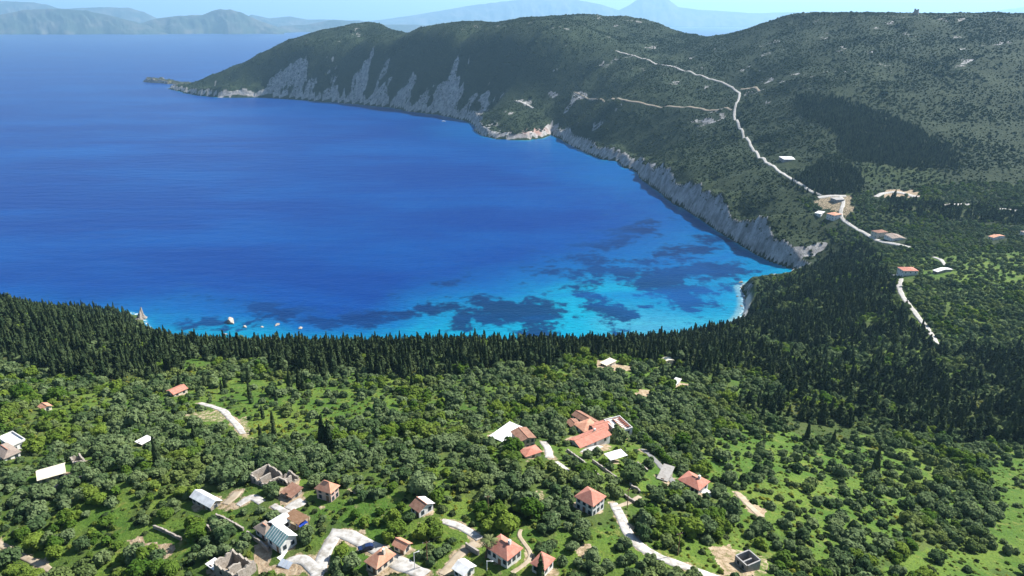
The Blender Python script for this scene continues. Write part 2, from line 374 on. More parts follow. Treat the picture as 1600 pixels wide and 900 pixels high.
SOIL = [
 ([(212,858),(225,848),(262,846),(275,858),(262,872),(225,874)],0.95),
 ([(196,845),(222,838),(224,850),(200,856)],0.7),
 ([(430,770),(470,745),(470,790),(435,790)],0.9),
 ([(395,852),(430,840),(420,880),(480,880),(470,900),(400,895)],0.75),
 ([(1105,855),(1140,850),(1150,868),(1180,885),(1175,900),(1130,896),(1118,876)],0.6),
 ([(1160,790),(1168,782),(1200,800),(1190,812)],0.9),
 ([(895,850),(925,846),(935,866),(905,872)],0.6),
 ([(285,650),(318,642),(352,644),(348,660),(318,658),(300,666)],0.5),
 ([(1268,312),(1296,306),(1330,304),(1336,326),(1322,344),(1300,330),(1280,326)],0.52),
 ([(1385,296),(1430,298),(1440,308),(1380,308)],0.8),
 ([(930,562),(990,572),(990,580),(930,575)],0.7),([(1000,608),(1020,610),(1015,622),(990,618)],0.8),([(1050,596),(1085,602),(1080,610),(1050,606)],0.7),
 ([(1130,855),(1200,870),(1200,900),(1140,900)],0.5),([(540,765),(548,758),(560,765),(550,772)],0.5),
 ([(1230,745),(1260,740),(1270,752),(1240,760)],0.35),([(820,770),(850,765),(850,790),(825,795)],0.5),
 ([(940,650),(985,655),(975,672),(945,668)],0.8),([(370,655),(385,650),(395,690),(380,690)],0.5),
]
def zone(polys, px, py):
    out = np.zeros(np.shape(px))
    for poly, v in polys: out = np.where(in_poly(px, py, poly), np.maximum(out, v), out)
    return out
PX, PY = project(GX, GY, GZ)
jit = np.where(GY < 420, 13.0, 6.0)
PXj = PX + fbm(GX / 9, GY / 9, 71, 3) * jit * 2; PYj = PY + fbm(GX / 9, GY / 9, 72, 3) * jit
A_mead = zone(MEADOW, PXj, PYj); A_con = zone(CONIFER, PXj, PYj); A_soil = zone(SOIL, PX + fbm(GX / 7, GY / 7, 73, 3) * 5, PY + fbm(GX / 7, GY / 7, 74, 3) * 4)
A_con = A_con * np.where((GX > 150) & (GY < 900), 1 - 0.75 * sstep(0.05, 0.35, fbm(GX / 38, GY / 38, 77, 3)), np.where(GY > 1000, 1.0, 1 - 0.35 * sstep(0.2, 0.5, fbm(GX / 25, GY / 25, 78, 3))))
hid = (GY > 385) & (GY < 640) & (GX < 190) & (DC > 3)
A_con = np.where(hid, np.maximum(A_con, 0.9), A_con)
gzx = np.gradient(GZ, axis=1) / np.maximum(np.gradient(GX, axis=1), 1e-3)
gzy = np.gradient(GZ, axis=0) / np.gradient(GY, axis=0) - gzx * GU
STEEP = np.sqrt(gzx ** 2 + gzy ** 2)
A_scrub = sstep(0.25, 0.75, sstep(620, 1000, GY) + np.where(GY > 480, 0.35, 0))
A_scrub = np.where(A_mead > 0.3, A_scrub * np.where(GY > 800, 0.88, 0.4), A_scrub)
# cliffs: chutes of bare pale rock, broken by scrub
ch = fbm(AL2 / 48 + GZ / 160, GZ / 260, 91, 4) * 0.9 + fbm(GX / 30, GY / 30 + GZ / 40, 93, 4) * 0.45
low = 1 - sstep(20, 150, GZ)
cliffz = (DC > 0) * (GY > 780) * (GY < 3300) * (1 - np.where(GY < 1900, sstep(18, 42, DC), sstep(120, 260, DC)))
A_rock = cliffz * sstep(0.25, 0.75, 0.02 + ch * 0.95 + 0.5 * low * sstep(0.4, 0.9, STEEP) * np.where(GY < 1900, 1.0, 0.5) - 0.25 * sstep(60, 200, GZ))
A_rock = np.maximum(A_rock, (DC > 0) * (DC < 16) * (GY > 780) * 0.9)
def chute(A, px, py, rx, ry, v, lean=0.0):
    q = ((PX - px + (PY - py) * lean) / rx) ** 2 + ((PY - py) / ry) ** 2
    return np.maximum(A, v * (1 - sstep(0.5, 1.2, q + 0.6 * fbm(AL2 / 20, GZ / 60, 95, 3))) * (DC > 0) * (GY > 780))
for c in [(432,130,16,22,.8,.5),(455,115,13,28,.85,.5),(470,122,9,34,.8,.35),(518,146,16,14,.75,0),(565,128,10,36,.85,.25),(575,100,6,32,.6,.35),(600,110,5,34,.55,.45),
          (632,145,10,26,.8,.6),(660,150,6,22,.6,.7),(698,146,24,32,.95,.25),(708,112,6,28,.75,.4),(735,160,7,20,.6,.7),(755,170,7,16,.6,.8),(905,150,14,8,.8,.3),(890,165,5,14,.6,.8),
          (865,148,9,5,.8,0),(818,160,14,5,.6,-.4),(880,208,8,10,.8,.5),(950,240,12,8,.95,0),(1065,300,14,12,.9,0),(1090,318,20,12,.7,0),(1180,365,30,22,.7,.3),(1260,380,40,28,.85,0),(1310,370,30,16,.7,0),(1215,385,28,18,.7,0)]:
    A_rock = chute(A_rock, *c)
A_rock = np.where(GY < 1400, A_rock * sstep(0.35, 0.75, STEEP), A_rock)
A_rock = np.maximum(A_rock, sstep(1.1, 1.8, STEEP) * 0.7 * (GY > 700) * (DC > 0) * (GY < 2000))
A_rock = np.maximum(A_rock, np.where((GY > 1500) & (fbm(GX / 45, GY / 45, 97, 4) > 0.42), 0.5, 0) * (1 - cliffz))
A_red = np.exp(-((PX - 832) / 22) ** 2 - ((PY - 207) / 8.5) ** 2) * (DC > 0) * (GY < 2050) * sstep(-0.2, 0.35, fbm(GX / 22, GY / 22, 99, 4) + 0.15)
A_rock = np.maximum(A_rock, A_red * 0.9)
A_beach = (DC > -1) * (1 - sstep(3, 6.5, DC)) * (GY < 735) * (GX < 285) * (GX > -340)
A_rock = np.maximum(A_rock, (DC > 0) * (GY > 640) * (GY < 800) * (GX > 262) * (GX < 330) * (1 - sstep(8, 18, DC)) * 0.42)

# ------------------------------------------------------------------ land
V = np.stack([GX, GY, GZ], -1).reshape(-1, 3)
me = np_mesh('land', V, grid_quads(NU, NV), [M_land], True)
for nme, a in (('scrub', A_scrub), ('wood', np.maximum(A_con, 0.5 * (A_mead < 0.1) * (GY < 720) * sstep(-0.5, 0.3, fbm(GX / 12, GY / 12, 79, 3)))), ('soil', A_soil), ('rock', A_rock), ('redrock', A_red), ('beach', A_beach)): attr(me, nme, a)
tag(link('terrain', me), 'green coastal hills and meadows falling to a round bay', 'terrain', kind='structure')

# ------------------------------------------------------------------ sea
su = np.sign(np.linspace(-1, 1, 420)) * (np.abs(np.linspace(-1, 1, 420)) * 0.85 + np.abs(np.linspace(-1, 1, 420)) ** 8 * 1.2)
sv = np.concatenate([np.linspace(420, 1100, 230), 1100 * (70000 / 1100.0) ** np.linspace(0.012, 1, 260)])
U, Vv = np.meshgrid(su, sv); SX, SY = U * Vv, Vv
SPX, SPY = project(SX, SY, np.zeros_like(SX))
sh_pts = [(230,480,.5),(250,500,.62),(225,505,.75),(300,480,.45),(300,520,.75),(350,470,.25),(360,505,.75),(420,500,.5),(420,525,.95),(480,500,.2),(490,525,.75),(560,515,.55),(560,490,.15),(620,510,.65),(640,490,.6),
 (660,470,.6),(700,480,.72),(700,520,.9),(760,460,.6),(760,520,.9),(830,450,.62),(850,520,.95),(900,440,.65),(930,500,1.0),(980,470,.95),(1000,510,1.02),(1050,490,.98),(1080,515,1.0),(1110,480,.85),(1130,500,.95),(1150,490,1.0),
 (1145,460,.85),(1100,440,.6),(1040,430,.5),(1000,420,.5),(950,410,.42),(1180,432,.6),(1150,410,.5),(1100,390,.45),(1060,370,.4),(1000,350,.22),(1130,400,.5),(1040,340,.25),(1000,310,.2),(970,285,.3),(930,285,.3),(900,300,.12),
 (850,226,.45),(820,222,.4),(870,222,.5),(725,200,.4),(690,200,.3),(700,210,.3),(650,190,.12),(800,240,.12),
 (800,400,.08),(700,420,.05),(600,460,.12),(500,470,.02),(400,440,.05),(300,430,0),(200,440,.02),(100,420,0),(600,400,0),(700,300,0),(500,300,0),(300,300,0),(900,360,.04),(850,330,0),(100,300,0),(500,200,0),(300,200,0),(600,220,0),(100,150,0),(400,165,.08),(550,175,.1)]
SP = np.array([at_z(a, b)[:2] for a, b, _ in sh_pts]); SW = solve_rbf(SP, np.array([v * (0.82 if a < 600 else 0.80 if a < 880 else 1.0) for a, b, v in sh_pts]), 20.0)
SDC = coast_dist(SX, SY)
shl = np.clip(rbf(SX, SY, SP, SW), 0, 1.05); shl = np.where(SY > 3200, 0, shl) * (1 - sstep(2300, 3000, SY))
shl = np.where((SX < -520) | (SX > 460), np.minimum(shl, .3), shl)
shl = np.maximum(shl, 0.75 * (1 - sstep(0, 16, -SDC)) * (SY > 500) * (SY < 3500))
shl = np.where((SX < 290) & (SX > -200) & (SY < 800), np.maximum(shl, 1.35 * (1 - sstep(2, 26, -SDC))), shl)
gpatch = [(790,490,92,22,1.0,-.05),(735,500,45,26,.75,0),(830,515,45,14,.7,0),(940,482,50,9,.95,-.12),(910,457,26,9,.9,-.3),(985,492,22,7,.9,0),(1040,440,46,26,1.0,-.2),(1085,462,44,20,.9,.1),(1110,430,60,22,.75,0),
          (665,480,18,7,.8,0),(625,494,30,9,.8,0),(570,500,50,14,.9,0),(960,425,60,14,.85,-.2),(890,430,60,12,.7,-.2),(730,440,40,8,.6,0),(900,495,14,5,.8,0),(500,505,40,12,.9,0),(420,485,50,14,.8,0),(330,500,20,8,.7,0),
          (1060,400,90,16,.8,.3),(960,370,80,14,.7,.2),(290,505,18,8,.6,0),(1165,425,40,8,.6,.1),(1010,478,14,5,.7,0),(850,470,30,6,.7,0),(770,470,24,5,.6,0)]
sg = np.zeros_like(SX)
for a, b, rx, ry, v, ln in gpatch:
    q = ((SPX - a) / rx) ** 2 + ((SPY - b + (SPX - a) * ln) / ry) ** 2
    sg = np.maximum(sg, v * np.exp(-q * 0.55))
foam = np.where((SY < 800) & (SX > -420) & (SX < 300), 1 - sstep(0.5, 7, -SDC), 0.6 * (1 - sstep(0, 5, -SDC)) * (SY < 2500))
me = np_mesh('sea', np.stack([SX, SY, np.zeros_like(SX)], -1).reshape(-1, 3), grid_quads(420, len(sv)), [M_sea], True)
attr(me, 'shallow', shl); attr(me, 'seagrass', sg); attr(me, 'foam', foam)
tag(link('sea', me), 'deep blue sea turning turquoise in the shallow bay', 'sea', kind='structure')

# ------------------------------------------------------------------ far coasts and mountains
def mat_far():
    s = NT('far_land'); p = s.pos()
    c = s.mix(s.ramp(s.noise(0.0016, 6, 0.65, p), 0.42, 0.62), (0.022, 0.034, 0.022), (0.075, 0.072, 0.058))
    return s.done(c, 0.95, 0.1)
M_far = mat_far()
def far_range(name, label, sky_px, Y, depth, base_py, seed, rough):
    sx = np.array([p[0] for p in sky_px], float); sy = np.array([p[1] for p in sky_px], float)
    n = int((sx[-1] - sx[0]) / 1.6) + 2; px = np.linspace(sx[0], sx[-1], n); py = np.interp(px, sx, sy)
    rows = 26; Vs = []
    cr = np.array([at_y(a, b, Y) for a, b in zip(px, py)])
    for r in range(rows):
        t = r / (rows - 1) * 2 - 1                         # -1 front shore, 0 crest, 1 back shore
        f = (1 - abs(t)) ** 0.85
        yy = Y + t * depth * (0.8 + 0.35 * fbm(px / 40, np.full(n, 1.7), seed, 3))
        xx = cr[:, 0] * yy / Y if t < 0 else cr[:, 0]
        z = np.maximum(cr[:, 2], 5) * f
        z = z * (1 + rough * fbm(px / 9 + 3 * t, np.full(n, 4.0 * t), seed + 5, 4) * (1 - f) * 1.6) + fbm(px / 3, np.full(n, 9 * t), seed + 9, 3) * 14 * f * (1 - f) * 4
        if r in (0, rows - 1): z = np.full(n, -6.0)
        Vs.append(np.stack([xx, yy, z], 1))
    me = np_mesh(name, np.concatenate(Vs), grid_quads(n, rows), [M_far], True)
    tag(link(name, me), label, 'mountain', kind='structure')
far_range('island_mountain', 'hazy blue island ridge across the water', [(-260,30),(-120,20),(0,22),(36,14),(92,12),(132,15),(172,24),(208,33),(240,42),(262,51)], 16600, 1300, 54, 1, 0.5)
far_range('island_mountain', 'hazy rounded island hill beside the blue island ridge', [(196,50),(215,38),(236,30),(272,24),(316,22),(330,16),(344,13),(360,14),(376,18),(400,30),(420,37),(432,42),(444,51)], 17000, 1200, 52, 2, 0.5)
far_range('far_mountain', 'pale mountain behind the island ridge', [(-300,-10),(0,0),(52,2),(72,6),(92,13),(116,12),(160,10),(200,11),(224,18),(244,28),(300,40)], 24000, 1800, 45, 3, 0.4)
far_range('far_mountain', 'faint pale hills low on the horizon', [(380,30),(392,22),(420,28),(452,25),(480,30),(512,30),(536,32),(560,31),(600,38),(700,40)], 25000, 1500, 44, 4, 0.3)
far_range('far_mountain', 'low blue hills on the horizon beyond the headland', [(420,47),(440,40),(480,38),(520,30),(560,33),(600,38),(648,38),(692,41),(740,46)], 19000, 900, 48, 5, 0.3)
far_range('far_mountain', 'faint high mountains on the horizon', [(560,34),(600,30),(640,24),(688,16),(730,8),(770,3),(820,-3),(860,-5),(904,-1),(940,6),(968,15),(985,6),(1005,-8),(1022,-14),(1040,-6),(1060,10),(1090,14),(1120,16),(1180,20),(1240,18),(1320,22),(1420,26),(1480,24),(1540,18),(1600,10),(1700,6)], 32000, 3000, 43, 6, 0.35)

# the low rock islet off the headland
def islet():
    n = 60; m = 14; Vs = []
    p0 = np.array(at_z(221, 127)); p1 = np.array(at_z(300, 133)); ax = p1 - p0
    for k in range(m):
        t = k / (m - 1) * 2 - 1
        for i in range(n):
            s = i / (n - 1); w = (36 + 22 * s) * (1 + 0.3 * fbm(np.array([s * 9.0]), np.array([t * 2]), 5, 3)[0]) * min(1, 5 * s + 0.3) * min(1, 5 * (1 - s) + .3)
            prof = max(0.0, 1 - abs(t) ** 6)
            z = prof * (15 + 6 * math.sin(s * 6) + 9 * fbm(np.array([s * 14.0]), np.array([t * 3]), 8, 3)[0]) * min(1, 9 * s) * min(1, 9 * (1 - s) + .2) - 1
            Vs.append(p0 + ax * s + np.array([0, t * w + 20, z]))
    s = NT('islet_rock'); p = s.pos()
    nz = s.n('ShaderNodeSeparateXYZ'); s.l(s.n('ShaderNodeNewGeometry').outputs['Normal'], nz.inputs[0])
    rk = s.mix(s.ramp(s.noise(0.06, 5, 0.7, p), 0.35, 0.65), (0.12, 0.10, 0.085), (0.36, 0.32, 0.28))
    c = s.mix(s.ramp(nz.outputs[2], 0.75, 0.95), rk, (0.032, 0.038, 0.018))
    me = np_mesh('islet', np.array(Vs), grid_quads(n, m), [s.done(c, 0.95, 0.1)], False)
    tag(link('islet', me), 'low flat rocky islet off the tip of the headland', 'islet')
islet()

# ------------------------------------------------------------------ haze
def haze():
    x0, x1, y0, y1, z0, z1 = -160000, 160000, -6000, 72000, -40, 1700
    Vs = [(x, y, z) for x in (x0, x1) for y in (y0, y1) for z in (z0, z1)]
    me = new_mesh('haze', Vs, [(0,1,3,2),(4,6,7,5),(0,4,5,1),(2,3,7,6),(0,2,6,4),(1,5,7,3)])
    m = bpy.data.materials.new('haze'); m.use_nodes = True; t = m.node_tree; t.nodes.clear()
    o = t.nodes.new('ShaderNodeOutputMaterial'); v = t.nodes.new('ShaderNodeVolumePrincipled')
    v.inputs['Density'].default_value = HAZE_K; v.inputs['Color'].default_value = (0.385, 0.69, 1.0, 1); v.inputs['Anisotropy'].default_value = 0.25
    t.links.new(v.outputs[0], o.inputs['Volume']); me.materials.append(m)
    tag(link('haze', me), 'thin bluish sea haze over the whole bay', 'haze', kind='stuff')
HAZE_K = 4.3e-5
haze()

# ------------------------------------------------------------------ building materials
def m_plain(name, a, b=None, scale=1.2, rough=0.85, spec=0.25, bump=0.0):
    s = NT(name); tc = s.n('ShaderNodeTexCoord').outputs['Object']
    b = b or tuple(x * 0.78 for x in a)
    f = s.ramp(s.noise(scale, 5, 0.65, tc), 0.35, 0.7)
    c = s.mix(f, a, b)
    if bump: s.bump(s.noise(scale * 3, 4, 0.6, tc), bump, 0.1)
    return s.done(c, rough, spec)
def m_tiles(name, a, b):
    s = NT(name); tc = s.n('ShaderNodeTexCoord').outputs['Object']; uv = s.n('ShaderNodeTexCoord').outputs['UV']
    w = s.n('ShaderNodeTexWave', wave_type='BANDS', bands_direction='X'); w.inputs['Scale'].default_value = 1.3; w.inputs['Distortion'].default_value = 0.3
    s.l(uv, w.inputs['Vector'])
    v = s.n('ShaderNodeTexVoronoi'); v.inputs['Scale'].default_value = 2.6; s.l(uv, v.inputs['Vector'])
    c = s.mix(s.ramp(s.noise(0.7, 5, 0.7, tc), 0.32, 0.68), a, b)
    c = s.mix(s.math('MULTIPLY', v.outputs['Distance'], 0.35), c, tuple(x * 0.55 for x in a))
    c = s.mix(s.math('MULTIPLY', s.ramp(s.noise(2.2, 4, 0.7, tc), 0.55, 0.75), 0.5), c, (0.36, 0.29, 0.22))
    s.bump(w.outputs['Fac'], 0.6, 0.12)
    return s.done(c, 0.9, 0.15)
MB = dict(
 white=m_plain('white_render', (0.640, 0.631, 0.599), (0.462, 0.448, 0.420)), cream=m_plain('cream_render', (0.590, 0.525, 0.426), (0.420, 0.364, 0.294)),
 pink=m_plain('pink_render', (0.462, 0.322, 0.259), (0.406, 0.294, 0.238)), stone=m_plain('rubble_stone', (0.322, 0.287, 0.245), (0.168, 0.140, 0.112), 2.2, bump=0.5),
 concrete=m_plain('grey_concrete', (0.280, 0.266, 0.252), (0.196, 0.189, 0.182), 1.5), whitepaint=m_plain('white_roof_paint', (0.656, 0.648, 0.631), (0.434, 0.427, 0.406), 0.5),
 metal=m_plain('white_metal_sheet', (0.640, 0.640, 0.631), (0.420, 0.420, 0.420), 0.4, 0.5, 0.4), greyroof=m_plain('grey_sheet_roof', (0.294, 0.280, 0.259), (0.210, 0.189, 0.168), 0.8),
 taupe=m_tiles('weathered_tiles', (0.294, 0.238, 0.196), (0.210, 0.168, 0.140)), red=m_tiles('red_tiles', (0.43, 0.165, 0.115), (0.50, 0.235, 0.175)),
 orange=m_tiles('orange_tiles', (0.46, 0.205, 0.125), (0.54, 0.31, 0.21)), brown=m_tiles('brown_tiles', (0.210, 0.105, 0.070), (0.308, 0.182, 0.126)),
 pale=m_plain('pale_sheet_roof', (0.656, 0.590, 0.443), (0.462, 0.406, 0.308), 0.5), glassy=m_plain('green_glazing', (0.112, 0.210, 0.210), (0.168, 0.280, 0.266), 0.8, 0.15, 0.6),
 pane=m_plain('window_pane', (0.021, 0.028, 0.035), (0.035, 0.042, 0.049), 1, 0.12, 0.6), wood=m_plain('brown_wood', (0.140, 0.077, 0.042), (0.196, 0.119, 0.070), 2.0),
 blue=m_plain('blue_tarpaulin', (0.014, 0.042, 0.294), (0.021, 0.070, 0.350), 1.0, 0.5), shutter=m_plain('blue_grey_shutter', (0.084, 0.119, 0.168), None, 2.0),
 road=m_plain('pale_concrete_road', (0.40, 0.385, 0.36), (0.22, 0.20, 0.17), 0.55), dirt=m_plain('dirt_track', (0.322, 0.266, 0.196), (0.238, 0.189, 0.126), 0.4),
 asphalt=m_plain('grey_asphalt', (0.133, 0.133, 0.133), (0.182, 0.175, 0.168), 0.3), rockpale=m_plain('pale_rock', (0.34, 0.30, 0.26), (0.17, 0.145, 0.125), 0.6, bump=0.8),
 rockdark=m_plain('dark_wet_rock', (0.112, 0.091, 0.077), (0.210, 0.175, 0.147), 0.5, bump=0.6), carblue=m_plain('dark_blue_car_paint', (0.010, 0.021, 0.070), None, 1, 0.25, 0.6),
 black=m_plain('black_rubber', (0.014, 0.014, 0.014), None), hull=m_plain('white_hull', (0.656, 0.656, 0.656), (0.574, 0.574, 0.574), 1, 0.4), bark=m_plain('bark', (0.091, 0.070, 0.049), (0.049, 0.035, 0.025), 3.0),
 panel=m_plain('solar_panel', (0.385, 0.420, 0.462), (0.315, 0.350, 0.406), 1, 0.2, 0.6), terracotta=m_plain('ridge_tile', (0.406, 0.210, 0.140), (0.336, 0.140, 0.091), 1.0),
 slat=m_plain('rust_red_slat', (0.294, 0.112, 0.070), None, 1.0),
)
def box_vf(x0, x1, y0, y1, z0, z1):
    v = [(x0,y0,z0),(x1,y0,z0),(x1,y1,z0),(x0,y1,z0),(x0,y0,z1),(x1,y0,z1),(x1,y1,z1),(x0,y1,z1)]
    return v, [(0,3,2,1),(4,5,6,7),(0,1,5,4),(1,2,6,5),(2,3,7,6),(3,0,4,7)]
def box(name, b, mat, parent):
    v, f = box_vf(*b); return link(name, new_mesh(name, v, f, [MB[mat]]), parent)
def uv_roof(me):
    uvl = me.uv_layers.new(name='uv')
    for p in me.polygons:
        n = p.normal
        hx = Vector((-n.y, n.x, 0)); hx = hx.normalized() if hx.length > 1e-3 else Vector((1, 0, 0)); hy = n.cross(hx)
        for li in p.loop_indices:
            c = me.vertices[me.loops[li].vertex_index].co; uvl.data[li].uv = (c.dot(hx), c.dot(hy))
def roof_mesh(name, kind, L, Wd, z, rh, mat, over=0.45, th=0.16):
    """roof over a footprint L x Wd centred on the origin, ridge along x"""
    a, b = L / 2 + over, Wd / 2 + over; dz = rh * over / (Wd / 2)
    if kind == 'flat':
        v, f = box_vf(-a, a, -b, b, z, z + 0.22)
    elif kind == 'shed':
        v = [(-a,-b,z),(a,-b,z),(a,b,z+rh),(-a,b,z+rh)]; v += [(x, y, q + th) for x, y, q in v]
        f = [(3,2,1,0),(4,5,6,7),(0,1,5,4),(1,2,6,5),(2,3,7,6),(3,0,4,7)]
    else:
        h = min(b, a * 0.98) if kind == 'hip' else 0.0
        e = z - dz
        v = [(-a,-b,e),(a,-b,e),(a,b,e),(-a,b,e),(-a+h,0,z+rh),(a-h,0,z+rh)]
        n = len(v); v += [(x, y, q + th) for x, y, q in v]
        F = [(0,1,5,4),(2,3,4,5),(1,2,5),(3,0,4)] if kind == 'hip' else [(0,1,5,4),(2,3,4,5)]
        f = [tuple(i + n for i in q) for q in F] + [tuple(reversed(q)) for q in F]
        rim = [0,1,2,3] if kind == 'hip' else [0,1,5,2,3,4]
        for i in range(len(rim)):
            p, q = rim[i], rim[(i + 1) % len(rim)]; f.append((p, q, q + n, p + n))
    me = new_mesh(name, v, f, [MB[mat]]); uv_roof(me); return me
FOOT = []          # (x, y, radius) kept free of trees
MARKS = []         # (x, y, phrase) things the trees can be described by
def frame3(A, B, C, wid=None):
    a, b, c = (np.array(hit(*p)) for p in (A, B, C))
    u = (b - a)[:2]; L = np.linalg.norm(u); u = u / L
    n = np.array([-u[1], u[0]]); v = (c - b)[:2]; wd = float(v @ n)
    if wid: wd = wid
    wd = max(abs(wd), 2.2); ctr = (a + b)[:2] / 2 + n * wd / 2
    z = float(min(a[2], b[2], ground(*ctr))) * 0.5 + float(ground(*ctr)) * 0.5
    return ctr, z, math.atan2(u[1], u[0]), L, wd
def windows(root, L, Wd, H, storeys, front, side, mat='shutter', wall_z=0.0):
    """front wall is -y, the sunny end is +x; a window is a frame with a pane in it"""
    hs = H / storeys
    for s_ in range(storeys):
        zc = s_ * hs + hs * 0.56
        for wall, n, span in (('f', front, L), ('s', side, Wd)):
            for k in range(n):
                c = (k + 0.5) / n * span - span / 2
                w, h = 0.55, 0.7
                if wall == 'f' and s_ == 0 and k == n // 2:
                    d = box('door', (c - 0.5, c + 0.5, -Wd/2 - 0.05, -Wd/2 + 0.1, 0.0, 2.1), 'wood', root)
                    box('handle', (c + 0.3, c + 0.36, -Wd/2 - 0.1, -Wd/2 - 0.05, 1.0, 1.14), 'black', d); continue
                if wall == 'f':
                    f = box('window', (c - w, c + w, -Wd/2 - 0.05, -Wd/2 + 0.1, zc - h, zc + h), mat, root)
                    box('pane', (c - w + 0.12, c + w - 0.12, -Wd/2 - 0.07, -Wd/2 + 0.08, zc - h + 0.12, zc + h - 0.12), 'pane', f)
                else:
                    f = box('window', (L/2 - 0.1, L/2 + 0.05, c - w, c + w, zc - h, zc + h), mat, root)
                    box('pane', (L/2 - 0.08, L/2 + 0.07, c - w + 0.12, c + w - 0.12, zc - h + 0.12, zc + h - 0.12), 'pane', f)
def house(name, label, cat, A, B, C, H, roof, wall='white', rmat='red', rh=None, swap=False, front=3, side=2, storeys=1, chimney=False, wid=None, phrase=None, parapet=False, second=None, grow=1.0, over=0.45):
    ctr, z, rot, L, Wd = frame3(A, B, C, wid)
    L *= grow * 0.90; Wd *= grow * 0.90; H *= 0.84; rh = rh * 0.86 if rh is not None else None
    root = link(name, None, loc=(ctr[0], ctr[1], z), rz=rot)
    tag(root, label, cat, 'houses and sheds among the trees')
    FOOT.append((ctr[0], ctr[1], 0.5 * math.hypot(L, Wd) + 0.7)); FOOT.append((ctr[0] + 0.25*L*math.cos(rot), ctr[1] + 0.25*L*math.sin(rot), 0.5 * Wd + 2.2)); FOOT.append((ctr[0] - 0.25*L*math.cos(rot), ctr[1] - 0.25*L*math.sin(rot), 0.5 * Wd + 2.2))
    if z < 120 and ctr[1] > 380:
        for k in (4, 10, 15): FOOT.append((ctr[0] * (1 - (k + Wd/2) / ctr[1]), ctr[1] - 0.5 * Wd - k, 0.5 * L + 2.0))
    else: FOOT.append((ctr[0] - 0.5, ctr[1] - 0.5 * Wd - 3.0, 2.6))
    if phrase: MARKS.append((ctr[0], ctr[1], phrase))
    rl, rw, rr = (L, Wd, 0.0) if not swap else (Wd, L, math.pi / 2)
    rh = rh if rh is not None else (0.0 if roof == 'flat' else rw * 0.5 * 0.55)
    v, f = box_vf(-L/2, L/2, -Wd/2, Wd/2, -4.0, H)
    if roof == 'gable':
        k = len(v)
        if not swap:
            v += [(-L/2, 0, H + rh), (L/2, 0, H + rh)]; f += [(0+4, k, 3+4), (1+4, 2+4, k+1)]
        else:
            v += [(0, -Wd/2, H + rh), (0, Wd/2, H + rh)]; f += [(4, 5, k), (6, 7, k + 1)]
    link('wall', new_mesh('wall', v, f, [MB[wall]]), root)
    if roof != 'none':
        me = roof_mesh('roof', roof, rl, rw, H + 0.02, rh, rmat, over)
        if second and roof == 'gable':
            me.materials.append(MB[second]); me.polygons[1].material_index = 1
        ro = link('roof', me, root, rz=rr)
        if roof in ('gable', 'hip') and rmat in ('red', 'orange', 'brown', 'taupe'):
            hh = min(rw / 2 + over, (rl / 2 + over) * 0.98) if roof == 'hip' else 0
            e = rl / 2 + over - hh
            if e > 0.3: box('ridge_cap', (-e, e, -0.14, 0.14, H + rh + 0.12, H + rh + 0.3), 'terracotta', ro)
        if parapet:
            a, b = L/2 + over, Wd/2 + over
            for q in ((-a, a, -b, -b+.25), (-a, a, b-.25, b), (-a, -a+.25, -b+.25, b-.25), (a-.25, a, -b+.25, b-.25)):
                box('parapet', (*q, H + 0.24, H + 0.85), wall, ro)
        if chimney:
            c = box('chimney', (rl*0.2 - .35, rl*0.2 + .35, rw*0.12 - .35, rw*0.12 + .35, H, H + rh + 0.9), wall, ro)
    windows(root, L, Wd, H, storeys, front, side)
    return root, L, Wd, H
def ruin(name, label, A, B, C, H, mat='stone', th=0.5, seed=1, inner=True, broken=0.5, phrase=None, wid=None):
    ctr, z, rot, L, Wd = frame3(A, B, C, wid)
    root = link(name, None, loc=(ctr[0], ctr[1], z), rz=rot); tag(root, label, 'ruin', 'roofless walls')
    FOOT.append((ctr[0], ctr[1], 0.5 * math.hypot(L, Wd) + 1.0)); FOOT.append((ctr[0] - 0.5, ctr[1] - 0.5 * Wd - 2.5, 2.4))
    if phrase: MARKS.append((ctr[0], ctr[1], phrase))
    rr = random.Random(seed)
    def seg(p, q, nm):
        n = max(5, int(math.hypot(q[0]-p[0], q[1]-p[1]) / 0.55)); dx, dy = (q[0]-p[0]), (q[1]-p[1]); l = math.hypot(dx, dy); nx, ny = -dy/l*th/2, dx/l*th/2
        v, f = [], []; h0 = 1.0
        for i in range(n + 1):
            t = i / n; h0 = min(1.0, max(1 - broken, h0 + rr.uniform(-0.35, 0.35) * broken)) if broken else 1.0
            x, y = p[0] + dx*t, p[1] + dy*t
            for s_ in (-1, 1): v += [(x + s_*nx, y + s_*ny, -3.0), (x + s_*nx, y + s_*ny, H * h0)]
        for i in range(n):
            a = 4*i; b = a + 4
            f += [(a, b, b+1, a+1), (a+2, a+3, b+3, b+2), (a+1, b+1, b+3, a+3)]
        f += [(0, 1, 3, 2), (4*n, 4*n+2, 4*n+3, 4*n+1)]
        return link(nm, new_mesh(nm, v, f, [MB[mat]]), root)
    a, b = L/2, Wd/2; g = th / 2 + 0.003
    seg((-a, -b), (a, -b), 'wall'); seg((-a, b), (a, b), 'wall'); seg((-a, -b + g), (-a, b - g), 'wall'); seg((a, -b + g), (a, b - g), 'wall')
    if inner: seg((a*0.25, -b + g), (a*0.25, b*0.3), 'inner_wall')
    box('floor', (-a + g, a - g, -b + g, b - g, -3.0, 0.05), 'dirt', root)
    for k in range(2):
        x = -a + L * (0.3 + 0.4*k); f = box('window', (x - .4, x + .4, -b - th/2 - 0.02, -b + th/2 + 0.02, 0.35*H, 0.35*H + min(1.1, H*.4)), 'pane', root)
    return root

